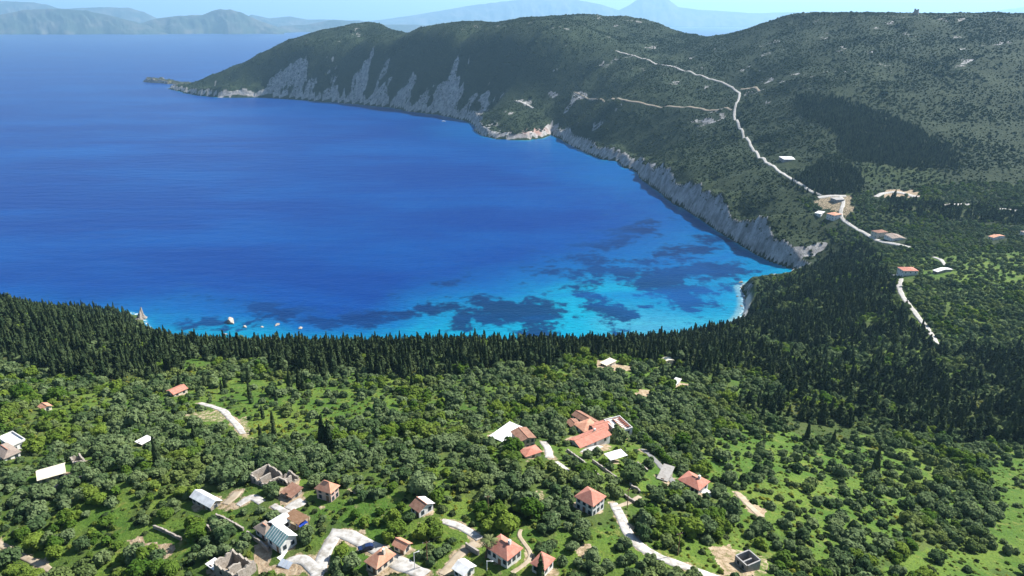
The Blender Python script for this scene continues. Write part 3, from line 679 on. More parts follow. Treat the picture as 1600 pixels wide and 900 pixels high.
# ------------------------------------------------------------------ houses, sheds and ruins
house('pink_house', 'two-storey pink house with pyramid tiled roof and shaded side terrace', 'house', (496,779), (518,785), (532,775), 4.7, 'hip', 'pink', 'orange', 1.9, front=2, side=2, storeys=2, phrase='the pink house', grow=1.12)
r, L, Wd, H = house('courtyard_house', 'white courtyard house with green glazed roof slope and white gable', 'house', (417,853), (440,869), (470,852), 4.0, 'gable', 'white', 'glassy', 1.9, front=2, side=2, phrase='the green-glazed white house', second='whitepaint', grow=1.0)
ro = [c for c in r.children if c.name.startswith('roof')][0]
for k in range(7):
    x = -L/2 + L * (k + 0.3) / 6.6
    v = [(x, -Wd/2 - .4, H - .34), (x + .16, -Wd/2 - .4, H - .34), (x + .16, -.05, H + 1.63), (x, -.05, H + 1.63)]; v += [(a, b, c + 0.27) for a, b, c in v]
    link('glazing_bar', new_mesh('glazing_bar', v, [(3,2,1,0),(4,5,6,7),(0,1,5,4),(1,2,6,5),(2,3,7,6),(3,0,4,7)], [MB['whitepaint']]), ro)
box('terrace', (L/2 + 0.02, L/2 + 5.5, -Wd/2 - 1.5, Wd/2 - 1, -3.0, 0.35), 'white', r)
house('hip_roofed_annex', 'grey-brown hip-roofed annex behind the green-glazed house', 'house', (399,836), (416,847), (432,835), 3.0, 'hip', 'white', 'taupe', 1.1, front=2, side=1)
house('white_roofed_annex', 'white-roofed block behind the green-glazed house', 'house', (422,829), (434,837), (456,822), 3.3, 'gable', 'white', 'whitepaint', 0.9, swap=True, front=1, side=2)
house('long_shed', 'long low shed with white sheet-metal roof', 'shed', (299,787), (331,801), (352,790), 2.8, 'gable', 'stone', 'metal', 1.2, front=4, side=1, phrase='the long white-roofed shed')
house('broken_roof_shed', 'low shed with sagging brown tiled roof by the ruins', 'shed', (440,776), (456,783), (470,770), 1.6, 'shed', 'stone', 'brown', 0.9, front=1, side=1)
house('white_hut', 'tiny flat white hut beside the roofless gable ruin', 'shed', (325,890), (336,897), (347,889), 1.9, 'flat', 'stone', 'whitepaint', front=1, side=1)
house('orange_house', 'small cream house with orange hip roof beside the parked car', 'house', (572,890), (589,900), (621,880), 3.2, 'hip', 'cream', 'orange', 2.0, front=2, side=3, chimney=True, phrase='the orange-roofed cream house', grow=1.05)
house('tile_shed', 'little stone shed with orange tiles by the pale road', 'shed', (616,861), (632,868), (643,858), 2.5, 'gable', 'cream', 'orange', 0.9, front=2, side=1, phrase='the little orange-tiled shed', grow=1.1)
house('cottage', 'cottage with roof slopes coloured shaded brown and sunlit white in the orchard', 'house', (641,802), (655,811), (683,800), 3.0, 'gable', 'white', 'brown', 1.4, front=2, side=2, second='whitepaint', phrase='the brown-and-white cottage')  # shaded slope brown, sunlit slope white: light put into the roof colours
house('red_house', 'long white house with red hip roof behind the palm', 'house', (758,872), (793,891), (816,873), 4.4, 'hip', 'white', 'red', 1.9, front=4, side=3, storeys=1, chimney=True, phrase='the red house by the palm')
house('red_villa', 'red-roofed house at the bottom edge beside the red house by the palm', 'house', (830,894), (850,904), (869,890), 3.6, 'hip', 'white', 'red', 1.5, front=2, side=2)
house('white_roofed_house', 'low house with white roof at the bottom edge', 'house', (708,900), (725,909), (744,896), 2.8, 'gable', 'white', 'whitepaint', 1.0, front=2, side=1)
house('flat_white_house', 'flat white-roofed house joined to a stone house', 'house', (763,686), (786,692), (800,677), 3.0, 'flat', 'white', 'whitepaint', front=3, side=1, phrase='the flat white-roofed house', over=0.3)
house('stone_house', 'tall stone house with sunken brown roof and lit gable', 'house', (798,690), (813,699), (826,690), 5.0, 'gable', 'stone', 'brown', 0.9, front=2, side=3, storeys=2, phrase='the stone house')
house('small_red_hut', 'small hut with bright red roof below the stone house', 'shed', (811,711), (821,717), (834,707), 2.4, 'hip', 'cream', 'red', 1.0, front=1, side=1, phrase='the small red-roofed hut')
house('compound_house', 'broad red-roofed front house of the walled compound', 'house', (886,693), (905,701), (936,684), 3.3, 'gable', 'white', 'red', 1.5, swap=True, front=3, side=3, phrase='the red-roofed compound', chimney=True)
house('compound_range', 'long brown-tiled back range of the walled compound', 'house', (892,657), (930,670), (940,663), 3.2, 'gable', 'white', 'brown', 1.1, front=5, side=1, wid=5.0)
house('compound_wing', 'pinkish hip-roofed middle wing of the walled compound', 'house', (896,672), (912,679), (924,670), 3.4, 'hip', 'white', 'orange', 1.3, front=2, side=2)
house('compound_wing', 'red-roofed wing of the compound touching the white building', 'house', (917,674), (931,681), (943,671), 3.6, 'gable', 'white', 'red', 1.3, swap=True, front=2, side=2)
house('compound_store', 'tiny tiled store at the shaded corner of the compound', 'shed', (884,665), (892,669), (899,663), 2.2, 'gable', 'white', 'brown', 0.7, front=1, side=1)
r, L, Wd, H = house('white_building', 'tall flat-roofed white building with rust-red slats on its roof', 'house', (941,672), (963,685), (977,676), 5.0, 'flat', 'white', 'whitepaint', front=3, side=2, storeys=2, phrase='the tall white building', parapet=True, over=0.1)
for k in range(7):
    x = -L*0.35 + L * 0.7 * k / 6; box('roof_slat', (x - .16, x + .16, -Wd*0.1, Wd*0.42, H + 0.9, H + 1.05), 'slat', r)
for sx in (-1, 1): box('slat_beam', (-L*0.4, L*0.4, sx*Wd*0.2 + Wd*.15 - .08, sx*Wd*0.2 + Wd*.15 + .08, H + 0.24, H + 0.89), 'slat', r)
box('terrace', (L/2 + 0.02, L/2 + 5, -Wd/2, Wd/2, -3, 0.4), 'white', r)
house('villa', 'two-storey white villa with red pyramid roof above the winding road', 'house', (897,793), (926,808), (946,796), 5.2, 'hip', 'white', 'red', 2.1, front=3, side=3, storeys=2, phrase='the villa above the winding road')
r, L, Wd, H = house('long_red_house', 'long white house with red hip roof and corner porch near the grove', 'house', (1058,757), (1092,773), (1111,761), 3.4, 'hip', 'white', 'red', 1.6, front=5, side=2, chimney=True, phrase='the long red-roofed house', wid=6.5)
box('porch', (L/2 + .02, L/2 + 3.0, -Wd/2 - 1.5, Wd/2 - 1.0, -3, 0.5), 'white', r)
house('grey_shed', 'grey lean-to shed beside the long red-roofed house', 'shed', (1027,749), (1042,754), (1050,744), 2.0, 'shed', 'stone', 'greyroof', 0.8, front=1, side=1, phrase='the grey lean-to shed')
house('long_barn', 'long stone barn with pale yellow roof', 'barn', (60,758), (105,746), (108,738), 2.8, 'gable', 'stone', 'pale', 1.6, front=3, side=1, wid=6.5, phrase='the pale-roofed barn')
house('pink_roofed_house', 'pinkish hip-roofed house at the edge of the picture beside the white block', 'house', (-12,713), (8,721), (26,710), 3.4, 'hip', 'white', 'taupe', 1.3, front=2, side=2, phrase='the white block by the woods')
house('white_block', 'white flat-roofed block behind the pinkish hip-roofed house', 'house', (2,699), (20,706), (34,696), 4.2, 'flat', 'white', 'whitepaint', front=2, side=2, parapet=True)
house('white_roof_hut', 'small white-roofed hut alone in the scrub', 'shed', (213,696), (222,698), (230,690), 2.0, 'flat', 'stone', 'whitepaint', front=1, side=1, phrase='the small white hut in the scrub')
house('meadow_house', 'small red-roofed house at the edge of the sloping meadow', 'house', (262,617), (272,620), (289,613), 2.8, 'gable', 'cream', 'red', 1.2, swap=True, front=2, side=2, phrase='the red-roofed meadow house', grow=1.1)
house('orange_hut', 'tiny orange-roofed hut half hidden in olive trees', 'shed', (61,641), (68,644), (77,638), 2.4, 'gable', 'cream', 'orange', 0.9, front=1, side=1, phrase='the tiny orange-roofed hut')
house('cliff_villa', 'two-storey white villa with red roof on the cliff top', 'house', (1289,343), (1302,347), (1313,338), 8.5, 'hip', 'white', 'orange', 1.6, front=3, side=2, storeys=2)
house('cliff_terrace_house', 'low flat white house at the very edge of the cliff', 'house', (1272,336), (1282,341), (1293,332), 4.0, 'flat', 'white', 'whitepaint', front=2, side=1)
house('unfinished_house', 'grey unfinished house on the bare building plot', 'house', (1296,314), (1306,318), (1315,312), 4.5, 'flat', 'concrete', 'concrete', front=3, side=2)
house('roadside_villa', 'brown-roofed villa by the road above the spur', 'house', (1355,370), (1368,375), (1380,364), 8.5, 'hip', 'cream', 'brown', 1.8, front=2, side=2, storeys=2, grow=0.8)
house('roadside_house', 'long grey-roofed house next to the brown-roofed villa', 'house', (1374,374), (1393,379), (1408,370), 6.5, 'gable', 'white', 'taupe', 1.6, front=4, side=2, grow=0.8)
r, L, Wd, H = house('white_villa', 'bright white two-storey villa with red roof alone above the dark woods', 'house', (1391,431), (1406,435), (1421,425), 9.5, 'hip', 'white', 'red', 1.8, front=3, side=3, storeys=2, grow=0.72)
box('terrace', (-L/2 - 6, L/2 + 4, -Wd/2 - 4, -Wd/2 - 0.02, -5, 0.4), 'white', r)
house('bright_hut', 'small hut with bright white gable roof in the meadow', 'shed', (1455,427), (1463,429), (1473,422), 3.2, 'gable', 'stone', 'whitepaint', 1.6, front=2, side=1)
house('grove_house', 'pale pinkish house in the olive groves of the valley', 'house', (1542,374), (1551,376), (1560,370), 4.0, 'gable', 'white', 'orange', 1.4, front=2, side=1)
house('grove_villa', 'white house at the picture edge among valley olives', 'house', (1591,367), (1600,370), (1612,362), 5.5, 'hip', 'white', 'taupe', 1.6, front=2, side=2, storeys=2)
house('hillside_house', 'grey flat-roofed house beside the pale hill road', 'house', (1215,250), (1224,254), (1237,244), 5.5, 'flat', 'concrete', 'whitepaint', front=3, side=2, storeys=2)
house('clearing_hut', 'white hut in the small clearing below the cypresses', 'shed', (1030,567), (1036,570), (1044,565), 3.0, 'gable', 'cream', 'pale', 1.0, front=1, side=1)
house('clearing_house', 'long low pinkish building on bare ground below the cypresses', 'house', (937,571), (947,574), (961,570), 2.6, 'flat', 'cream', 'pale', front=3, side=1)
house('white_shelter', 'flat white shelter on bare ground in dense olives', 'shed', (1047,603), (1055,605), (1064,600), 2.4, 'flat', 'cream', 'whitepaint', front=2, side=1)
ruin('roofless_house', 'roofless stone house with broken wall tops', (394,754), (414,763), (437,749), 3.2, seed=3, phrase='the roofless stone house')
ruin('collapsed_house', 'collapsed heap of a stone house beside the roofless house', (437,754), (451,759), (466,751), 2.2, seed=5, broken=0.9)
ruin('gable_ruin', 'grey roofless ruin cut by the bottom edge', (338,899), (372,913), (404,893), 4.2, seed=8, broken=0.45, phrase='the bottom-edge ruin')
ruin('block_shell', 'unfinished grey concrete block shell without roof', (1148,879), (1166,894), (1180,885), 2.8, 'concrete', 0.35, 9, True, 0.0, phrase='the concrete block shell')
ruin('stone_heap_ruin', 'crumbled stone ruin behind the pale-roofed barn', (112,723), (120,728), (128,720), 2.2, seed=12, broken=0.9)

def pergola():
    ctr, z, rot, L, Wd = frame3((446,820), (468,831), (481,819))
    root = link('pergola', None, loc=(ctr[0], ctr[1], z), rz=rot); tag(root, 'brown slatted pergola beside the blue tarpaulin', 'pergola')
    FOOT.append((ctr[0], ctr[1], 5))
    for x in (-L/2, L/2):
        for y in (-Wd/2, Wd/2): box('post', (x - .09, x + .09, y - .09, y + .09, -2, 2.6), 'wood', root)
    for y in (-Wd/2, 0, Wd/2): box('beam', (-L/2 - .3, L/2 + .3, y - .07, y + .07, 2.602, 2.75), 'wood', root)
    n = 14
    for k in range(n):
        x = -L/2 + L * k / (n - 1); box('slat', (x - .2, x + .2, -Wd/2 - .3, Wd/2 + .3, 2.755, 2.84), 'wood', root)
pergola()
def canopy(name, label, cat, A, B, C, H, mat, sag=0.0):
    ctr, z, rot, L, Wd = frame3(A, B, C)
    root = link(name, None, loc=(ctr[0], ctr[1], z), rz=rot); tag(root, label, cat); FOOT.append((ctr[0], ctr[1], 0.5 * math.hypot(L, Wd) + 1))
    v, f, n = [], [], 7
    for j in range(n):
        for i in range(n):
            x, y = i/(n-1) - .5, j/(n-1) - .5; v.append((x*L, y*Wd, H - sag * (1 - 4*x*x) * (1 - 4*y*y) + 0.03 * math.sin(9*x) * math.cos(7*y)))
    top = len(v); v += [(a, b, c - 0.06) for a, b, c in v]
    for j in range(n - 1):
        for i in range(n - 1):
            a = j*n + i; f += [(a, a+1, a+n+1, a+n), (top+a, top+a+n, top+a+n+1, top+a+1)]
    for i in range(n - 1):
        f += [(i+1, i, top+i, top+i+1), ((n-1)*n+i, (n-1)*n+i+1, top+(n-1)*n+i+1, top+(n-1)*n+i), (i*n, (i+1)*n, top+(i+1)*n, top+i*n), ((i+1)*n+n-1, i*n+n-1, top+i*n+n-1, top+(i+1)*n+n-1)]
    link('cover', new_mesh('cover', v, f, [MB[mat]]), root)
    for x in (-L/2 + .15, L/2 - .15):
        for y in (-Wd/2 + .15, Wd/2 - .15): box('post', (x - .07, x + .07, y - .07, y + .07, -2, H - 0.1), 'metal', root)
canopy('tarpaulin_canopy', 'crumpled bright blue tarpaulin canopy by the pergola', 'canopy', (463,828), (470,833), (482,824), 1.9, 'blue', 0.35)
canopy('white_canopy', 'square white sun canopy below the tall white building', 'canopy', (943,718), (954,724), (967,715), 2.6, 'whitepaint', 0.1)
def solar():
    ctr, z, rot, L, Wd = frame3((433,886), (450,891), (457,885))
    root = link('solar_rack', None, loc=(ctr[0], ctr[1], z), rz=rot); tag(root, 'white ground rack of pale solar panels in front of the white house', 'solar panels'); FOOT.append((ctr[0], ctr[1], 3))
    for k in range(3):
        x = -L/2 + L/3 * k
        v = [(x+.05, -.9, .3), (x + L/3 - .05, -.9, .3), (x + L/3 - .05, .9, 1.1), (x + .05, .9, 1.1)]; v += [(a, b, c + .07) for a, b, c in v]
        link('panel', new_mesh('panel', v, [(3,2,1,0),(4,5,6,7),(0,1,5,4),(1,2,6,5),(2,3,7,6),(3,0,4,7)], [MB['panel']]), root)
        box('rack_leg', (x + L/6 - .05, x + L/6 + .05, .75, .85, -1, 1.02), 'metal', root)
    box('rail', (-L/2, L/2, -.85, -.78, -1, .29), 'metal', root)
solar()

# ------------------------------------------------------------------ roads, tracks, walls
ROADS = []
def ribbon(name, label, pts, width, mat, lift=0.12, wpts=None):
    P = np.array([hit(*p)[:2] for p in pts]); width = width * 0.82
    d = np.concatenate([[0], np.cumsum(np.linalg.norm(np.diff(P, axis=0), axis=1))]); n = max(8, int(d[-1] / max(1.2, P[:, 1].mean() / 250)))
    t = np.linspace(0, d[-1], n); C = np.stack([np.interp(t, d, P[:, 0]), np.interp(t, d, P[:, 1])], 1)
    k = np.array([.25, .5, .25])
    for _ in range(max(2, n // (12 if P[:, 1].mean() < 500 else 4))):
        C[1:-1] = C[:-2] * .25 + C[1:-1] * .5 + C[2:] * .25
    T = np.gradient(C, axis=0); T /= np.linalg.norm(T, axis=1)[:, None] + 1e-9; N = np.stack([-T[:, 1], T[:, 0]], 1)
    w = width * (1 + 0.30 * fbm(t / 4, t * 0, 3, 4)); V = []
    cols = (-.62, -.5, -.25, 0, .25, .5, .62)
    for s in cols:
        q = C + N * (w * s)[:, None]; z = ground(q[:, 0], q[:, 1]) + (lift if abs(s) <= .5 else -0.6)
        V.append(np.concatenate([q, z[:, None]], 1))
    V = np.stack(V, 1).reshape(-1, 3)
    me = np_mesh(name, V, grid_quads(len(cols), n), [MB[mat]], True)
    tag(link(name, me), label, 'road', kind='structure')
    step = max(1, int(2.0 / max(t[1], .01)))
    for q in C: ROADS.append((q[0], q[1], width * .55 + 1.3))
    return C
ribbon('road', 'white winding road below the villa', [(958,786),(966,800),(973,815),(979,830),(990,846),(1010,862),(1040,876),(1068,885),(1100,897),(1125,906)], 3.4, 'road')
ribbon('road', 'pale road running up past the white house', [(494,905),(498,890),(507,866),(516,848),(524,836),(530,828)], 4.2, 'road')
ribbon('road', 'pale road past the parked car', [(530,834),(546,836),(570,850),(592,860),(618,878),(640,888),(664,900)], 4.6, 'road', 0.15)
ribbon('road', 'white yard beside the courtyard house', [(448,880),(466,872),(478,876),(494,894)], 3.6, 'road', 0.18)
ribbon('path', 'white path behind the courtyard house', [(426,790),(444,800),(462,806),(480,812)], 2.4, 'road')
ribbon('path', 'white paved corner by the pink house', [(450,796),(460,790),(474,783)], 4.5, 'road', 0.16)
ribbon('path', 'pale yard by the long shed', [(352,788),(366,776),(372,768)], 3.5, 'dirt')
ribbon('path', 'pale rubble yard among the ruins', [(372,790),(384,782),(394,775),(410,786)], 3.0, 'road')
ribbon('path', 'concrete lane to the cottage', [(690,815),(706,818),(722,824),(738,834),(750,843)], 2.8, 'road')
ribbon('path', 'dirt lane in front of the red house', [(690,898),(704,886),(716,868),(730,858),(744,848)], 3.0, 'dirt')
ribbon('path', 'narrow pale path behind the red house', [(814,828),(809,836),(818,848),(830,864),(828,876),(815,886),(800,896)], 1.3, 'dirt')
ribbon('path', 'white lane beside the compound', [(848,690),(856,700),(859,716)], 3.2, 'road')
ribbon('path', 'white bend below the compound', [(867,722),(876,728),(886,736)], 3.0, 'road')
ribbon('road', 'grey lane along the hedge', [(1003,702),(1014,710),(1026,722),(1040,738),(1054,758)], 2.6, 'asphalt')
ribbon('path', 'white yard before the compound', [(912,708),(924,702),(936,696)], 4.2, 'road')
ribbon('path', 'pale rocky track in the meadow', [(312,630),(334,636),(350,642),(360,654),(370,664),(380,678)], 3.2, 'road')
ribbon('path', 'dirt track at the corner', [(-10,846),(14,858),(40,872),(66,884),(86,896)], 2.0, 'dirt')
ribbon('path', 'pale path to the concrete shell', [(965,792),(985,785),(1000,776)], 1.8, 'dirt')
ribbon('path', 'bare earth strip beside the grove', [(1152,770),(1166,786),(1180,800),(1190,808)], 3.0, 'dirt')
ribbon('road', 'pale dirt road winding over the hill', [(1282,306),(1262,299),(1246,292),(1234,280),(1210,262),(1190,247),(1178,236),(1168,220),(1162,208),(1152,192),(1145,178),(1146,168),(1152,160),(1157,148),(1152,138),(1135,130),(1100,122),(1060,108),(1020,96),(985,86),(962,80)], 5.4, 'road', 0.8)
ribbon('road', 'lower dirt road along the hill', [(1143,173),(1110,172),(1060,168),(1010,163),(970,160),(945,158),(915,152),(890,148)], 4.6, 'dirt', 0.8)
ribbon('road', 'faint upper track on the hill', [(1157,140),(1172,138),(1186,143)], 5.0, 'dirt', 0.8)
ribbon('path', 'track on the knoll above red rocks', [(804,158),(814,160),(824,164),(834,169)], 7.0, 'road', 0.8)
ribbon('road', 'pale lane through the dark woods', [(1408,436),(1404,448),(1410,464),(1422,480),(1436,498),(1450,515),(1460,530),(1464,540)], 4.5, 'road', 0.5)
ribbon('road', 'pale road past the cliff villas', [(1312,306),(1319,316),(1316,324),(1312,332),(1314,342),(1326,352),(1345,361),(1362,372),(1384,380),(1406,384),(1422,388)], 5.5, 'road', 0.6)
ribbon('path', 'bare plot beside the unfinished house', [(1278,310),(1300,306),(1322,307)], 9.0, 'road', 0.6)
ribbon('path', 'bare earth bank in the valley', [(1368,308),(1380,302),(1398,300),(1418,304),(1434,309)], 8.0, 'road', 0.6)
ribbon('path', 'short pale track to the bright hut', [(1458,402),(1470,406),(1478,416)], 4.0, 'road', 0.5)
ribbon('road', 'valley road seen between trees', [(1476,322),(1500,320),(1515,320)], 5.0, 'road', 0.6)
ribbon('road', 'valley road at the picture edge', [(1562,327),(1580,329),(1605,331)], 6.0, 'road', 0.6)

def stone_wall(label, pts, h=1.0, th=0.45):
    P = np.array([hit(*p)[:2] for p in pts]); d = np.concatenate([[0], np.cumsum(np.linalg.norm(np.diff(P, axis=0), axis=1))])
    n = max(4, int(d[-1] / 0.7)); t = np.linspace(0, d[-1], n); C = np.stack([np.interp(t, d, P[:, 0]), np.interp(t, d, P[:, 1])], 1)
    T = np.gradient(C, axis=0); T /= np.linalg.norm(T, axis=1)[:, None]; N = np.stack([-T[:, 1], T[:, 0]], 1)
    z = ground(C[:, 0], C[:, 1]); top = z + h * (0.85 + 0.3 * rng.random(n)); V, F = [], []
    for i in range(n):
        for s in (-1, 1):
            q = C[i] + N[i] * s * th / 2; V += [(q[0], q[1], z[i] - 1.0), (q[0] + rng.normal(0, .04), q[1] + rng.normal(0, .04), top[i])]
    for i in range(n - 1):
        a = 4 * i; b = a + 4; F += [(a, a+1, b+1, b), (a+2, b+2, b+3, a+3), (a+1, a+3, b+3, b+1)]
    F += [(0, 2, 3, 1), (4*n-4, 4*n-3, 4*n-1, 4*n-2)]
    tag(link('stone_wall', new_mesh('stone_wall', V, F, [MB['rockpale']])), label, 'wall', 'dry stone terrace walls')
    for q in C: ROADS.append((q[0], q[1], 0.9))
stone_wall('long pale terrace wall running down from the compound gate', [(886,705),(905,719),(925,735),(941,751)])
stone_wall('terrace wall below the white canopy', [(926,722),(940,732),(955,743),(968,753)])
stone_wall('short terrace wall beside the grey lane', [(996,726),(1004,731),(1012,738)])
stone_wall('garden wall below the long white-roofed shed', [(338,807),(352,813),(368,822),(381,830)])
stone_wall('pale field wall beside the bare earth circle', [(240,825),(256,831),(270,838),(284,845)])
stone_wall('curved field wall below the pale-roofed barn', [(86,766),(95,760),(104,757)], 1.2)
stone_wall('mossy bank wall by the barn gable', [(108,757),(120,751),(133,748)], 1.4)
stone_wall('broken wall beside the roofless stone house', [(352,735),(360,740),(366,744)], 1.3)
stone_wall('zigzag orchard wall above the winding road', [(984,758),(988,764),(996,766),(1000,772)])
stone_wall('orchard wall beside the villa', [(976,776),(984,782),(992,786)])
stone_wall('dark boundary wall before the palm', [(728,856),(738,862),(748,868)], 1.6)
stone_wall('retaining wall of the courtyard', [(387,836),(398,844),(410,853),(420,862)], 1.3)
stone_wall('field wall across the meadow below the long shed', [(312,816),(322,822),(330,830)], 0.8)

# ------------------------------------------------------------------ car, boat, poles, tower, rocks
def cyl(name, r0, r1, z0, z1, n, mat, parent, off=(0, 0), axis='z'):
    v, f = [], []
    for k in range(n):
        a = 2 * math.pi * k / n
        for r_, z_ in ((r0, z0), (r1, z1)):
            p = (off[0] + r_ * math.cos(a), off[1] + r_ * math.sin(a), z_)
            v.append(p if axis == 'z' else (off[0] + r_ * math.cos(a), z_, off[1] + r_ * math.sin(a)))
    for k in range(n):
        a, b = 2 * k, 2 * ((k + 1) % n); f.append((a, b, b + 1, a + 1))
    f += [tuple(2 * k for k in reversed(range(n))), tuple(2 * k + 1 for k in range(n))]
    return link(name, new_mesh(name, v, f, [MB[mat]]), parent)
def car():
    p = hit(572, 860); q = hit(584, 868); rot = math.atan2(q[1] - p[1], q[0] - p[0]) + R(62)
    x, y = p[0], p[1]; root = link('parked_car', None, loc=(x, y, float(ground(x, y)) + 0.16), rz=rot)
    tag(root, 'dark blue hatchback parked on the pale road by the orange-roofed house', 'car')
    prof = [(-2.0, .35), (-2.05, .75), (-1.9, .95), (-.9, 1.02), (-.1, 1.45), (1.2, 1.45), (1.85, 1.0), (2.0, .9), (2.0, .35)]
    v = [(a, -.82 if b < 1.1 else -.66, b) for a, b in prof] + [(a, .82 if b < 1.1 else .66, b) for a, b in prof]; n = len(prof)
    f = [tuple(reversed(range(n))), tuple(range(n, 2*n))] + [(i, (i+1) % n, (i+1) % n + n, i + n) for i in range(n)]
    link('body', new_mesh('body', v, f, [MB['carblue']]), root)
    ws = [(-.86, -.70, 1.06), (-.86, .70, 1.06), (-.14, .60, 1.45), (-.14, -.60, 1.45)]
    link('windscreen', new_mesh('windscreen', ws + [(a - .03, b, c + .03) for a, b, c in ws], [(0,1,2,3),(7,6,5,4),(0,4,5,1),(1,5,6,2),(2,6,7,3),(3,7,4,0)], [MB['pane']]), root)
    for s in (-1, 1):
        box('side_window', (-.2, 1.2, s*.76 - .02, s*.76 + .02, 1.06, 1.36), 'pane', root)
        box('headlight', (-2.07, -2.0, s*.6 - .14, s*.6 + .14, .7, .82), 'metal', root)
        for xx in (-1.25, 1.25): cyl('wheel', .32, .32, s*.84 - .1, s*.84 + .1, 12, 'black', root, (xx, .32), 'y')
    FOOT.append((x, y, 3.5))
car()
def boat():
    x, y, z = at_z(693, 190); root = link('motor_boat', None, loc=(x, y, 0), rz=R(20)); tag(root, 'small white motor boat moored under the far cliff', 'boat')
    st = [(-6, 1.5, 1.1), (-3, 1.9, 1.2), (1, 1.9, 1.4), (4, 1.3, 1.7), (6.5, .05, 2.0)]; v, f = [], []
    for a, w, h in st: v += [(a, -w*.5, -.4), (a, -w, h), (a, w, h), (a, w*.5, -.4)]
    for i in range(len(st) - 1):
        a = 4*i; b = a + 4; f += [(a, a+1, b+1, b), (a+1, a+2, b+2, b+1), (a+2, a+3, b+3, b+2), (a+3, a, b, b+3)]
    f += [(0, 3, 2, 1), (16, 17, 18, 19)]
    link('hull', new_mesh('hull', v, f, [MB['hull']]), root)
    c = box('cabin', (-2, 2, -1.3, 1.3, 1.25, 3.0), 'hull', root); box('cabin_window', (1.98, 2.04, -1.0, 1.0, 2.0, 2.7), 'pane', c); box('canopy', (-4.5, -1.9, -1.3, 1.3, 2.9, 3.05), 'whitepaint', root)
boat()
def pole(px, py, label, h=7.5, lamp=False):
    x, y, z = hit(px, py); root = link('street_lamp' if lamp else 'utility_pole', None, loc=(x, y, z), rz=random.random()); tag(root, label, 'lamp' if lamp else 'pole')
    cyl('post', .14, .09, -1, h, 8, 'metal' if lamp else 'wood', root)
    if lamp:
        box('arm', (0.09, 1.4, -.05, .05, h - .15, h - .05), 'metal', root); box('lamp_head', (1.0, 1.6, -.14, .14, h - .28, h - .155), 'metal', root)
    else:
        box('crossarm', (-.9, .9, .1, .2, h - .7, h - .55), 'wood', root)
        for k in (-.8, 0, .8): cyl('insulator', .06, .05, h - .545, h - .3, 6, 'whitepaint', root, (k, .15))
pole(668, 883, 'wooden utility pole beside the leafy trees by the pale road')
pole(763, 804, 'wooden utility pole in the orchard behind the red house', 6.5)
pole(648, 889, 'street lamp on the road verge near the little orange-tiled shed', 5.0, True)
pole(761, 897, 'pale lamp post before the palm', 4.0, True)
pole(980, 794, 'wooden utility pole where the winding road begins', 7.0)
pole(1059, 868, 'wooden utility pole in the grove beside the winding road', 7.5)
def tower():
    x, y, z = hit(1431, 23); root = link('stone_tower', None, loc=(x, y, z - 1)); tag(root, 'ruined round stone tower on the hill crest', 'tower')
    cyl('wall', 6.5, 5.6, -2, 12, 16, 'stone', root); box('battlement', (-5.5, -2.5, -2, 2, 12.02, 15), 'stone', root); box('battlement', (2.2, 5.0, -2, 2, 12.02, 14), 'stone', root); box('doorway', (-1, 1, -6.6, -5.6, 0, 3), 'pane', root)
tower()
def rock(name, label, px, py, size, seed, mat='rockpale', tall=1.0, z=None, group=None, spire=False):
    import bmesh
    x, y, zz = at_z(px, py, z if z is not None else 0.0)
    bm = bmesh.new(); bmesh.ops.create_icosphere(bm, subdivisions=3, radius=1.0); r_ = np.random.default_rng(seed)
    pl = [Vector(r_.normal(size=3)).normalized() for _ in range(9)]; cut = [r_.uniform(0.42, 0.85) for _ in pl]
    for v in bm.verts:
        d = v.co.normalized(); m_ = 1.25
        for n_, c_ in zip(pl, cut):
            k = d.dot(n_)
            if k > 0.05: m_ = min(m_, c_ / k)
        m_ = min(m_, 1.15) * (1 + 0.06 * math.sin(9*d.x + seed) * math.cos(8*d.y))
        v.co = Vector((d.x * m_ * size[0], d.y * m_ * size[1], d.z * m_ * size[2]))
        if spire and v.co.z > 0:
            k = (v.co.z / (size[2] * 1.1)); q = max(0.16, 1 - k ** 0.6 + 0.16 * math.sin(11 * d.z + 3 * d.x)); v.co.x = v.co.x * q + 1.4 * k; v.co.y *= q; v.co.z *= 1.1 + 0.12 * math.sin(7 * d.x + 5 * d.y)
    me = bpy.data.meshes.new(name); bm.to_mesh(me); bm.free(); me.materials.append(MB[mat])
    tag(link(name, me, loc=(x, y, (z or 0) + size[2] * 0.1), rz=r_.uniform(0, 6)), label, 'rock', group)
rock('sea_stack', 'pointed pale sea stack standing off the wooded point', 222, 499, (6, 6, 13), 3, spire=True)
rock('boulder', 'low pale boulder at the foot of the pointed sea stack', 218, 500, (4.5, 4, 4), 4)
rock('boulder', 'big blocky pale rock in the shallows', 361, 502, (8.5, 4.5, 4.2), 6)
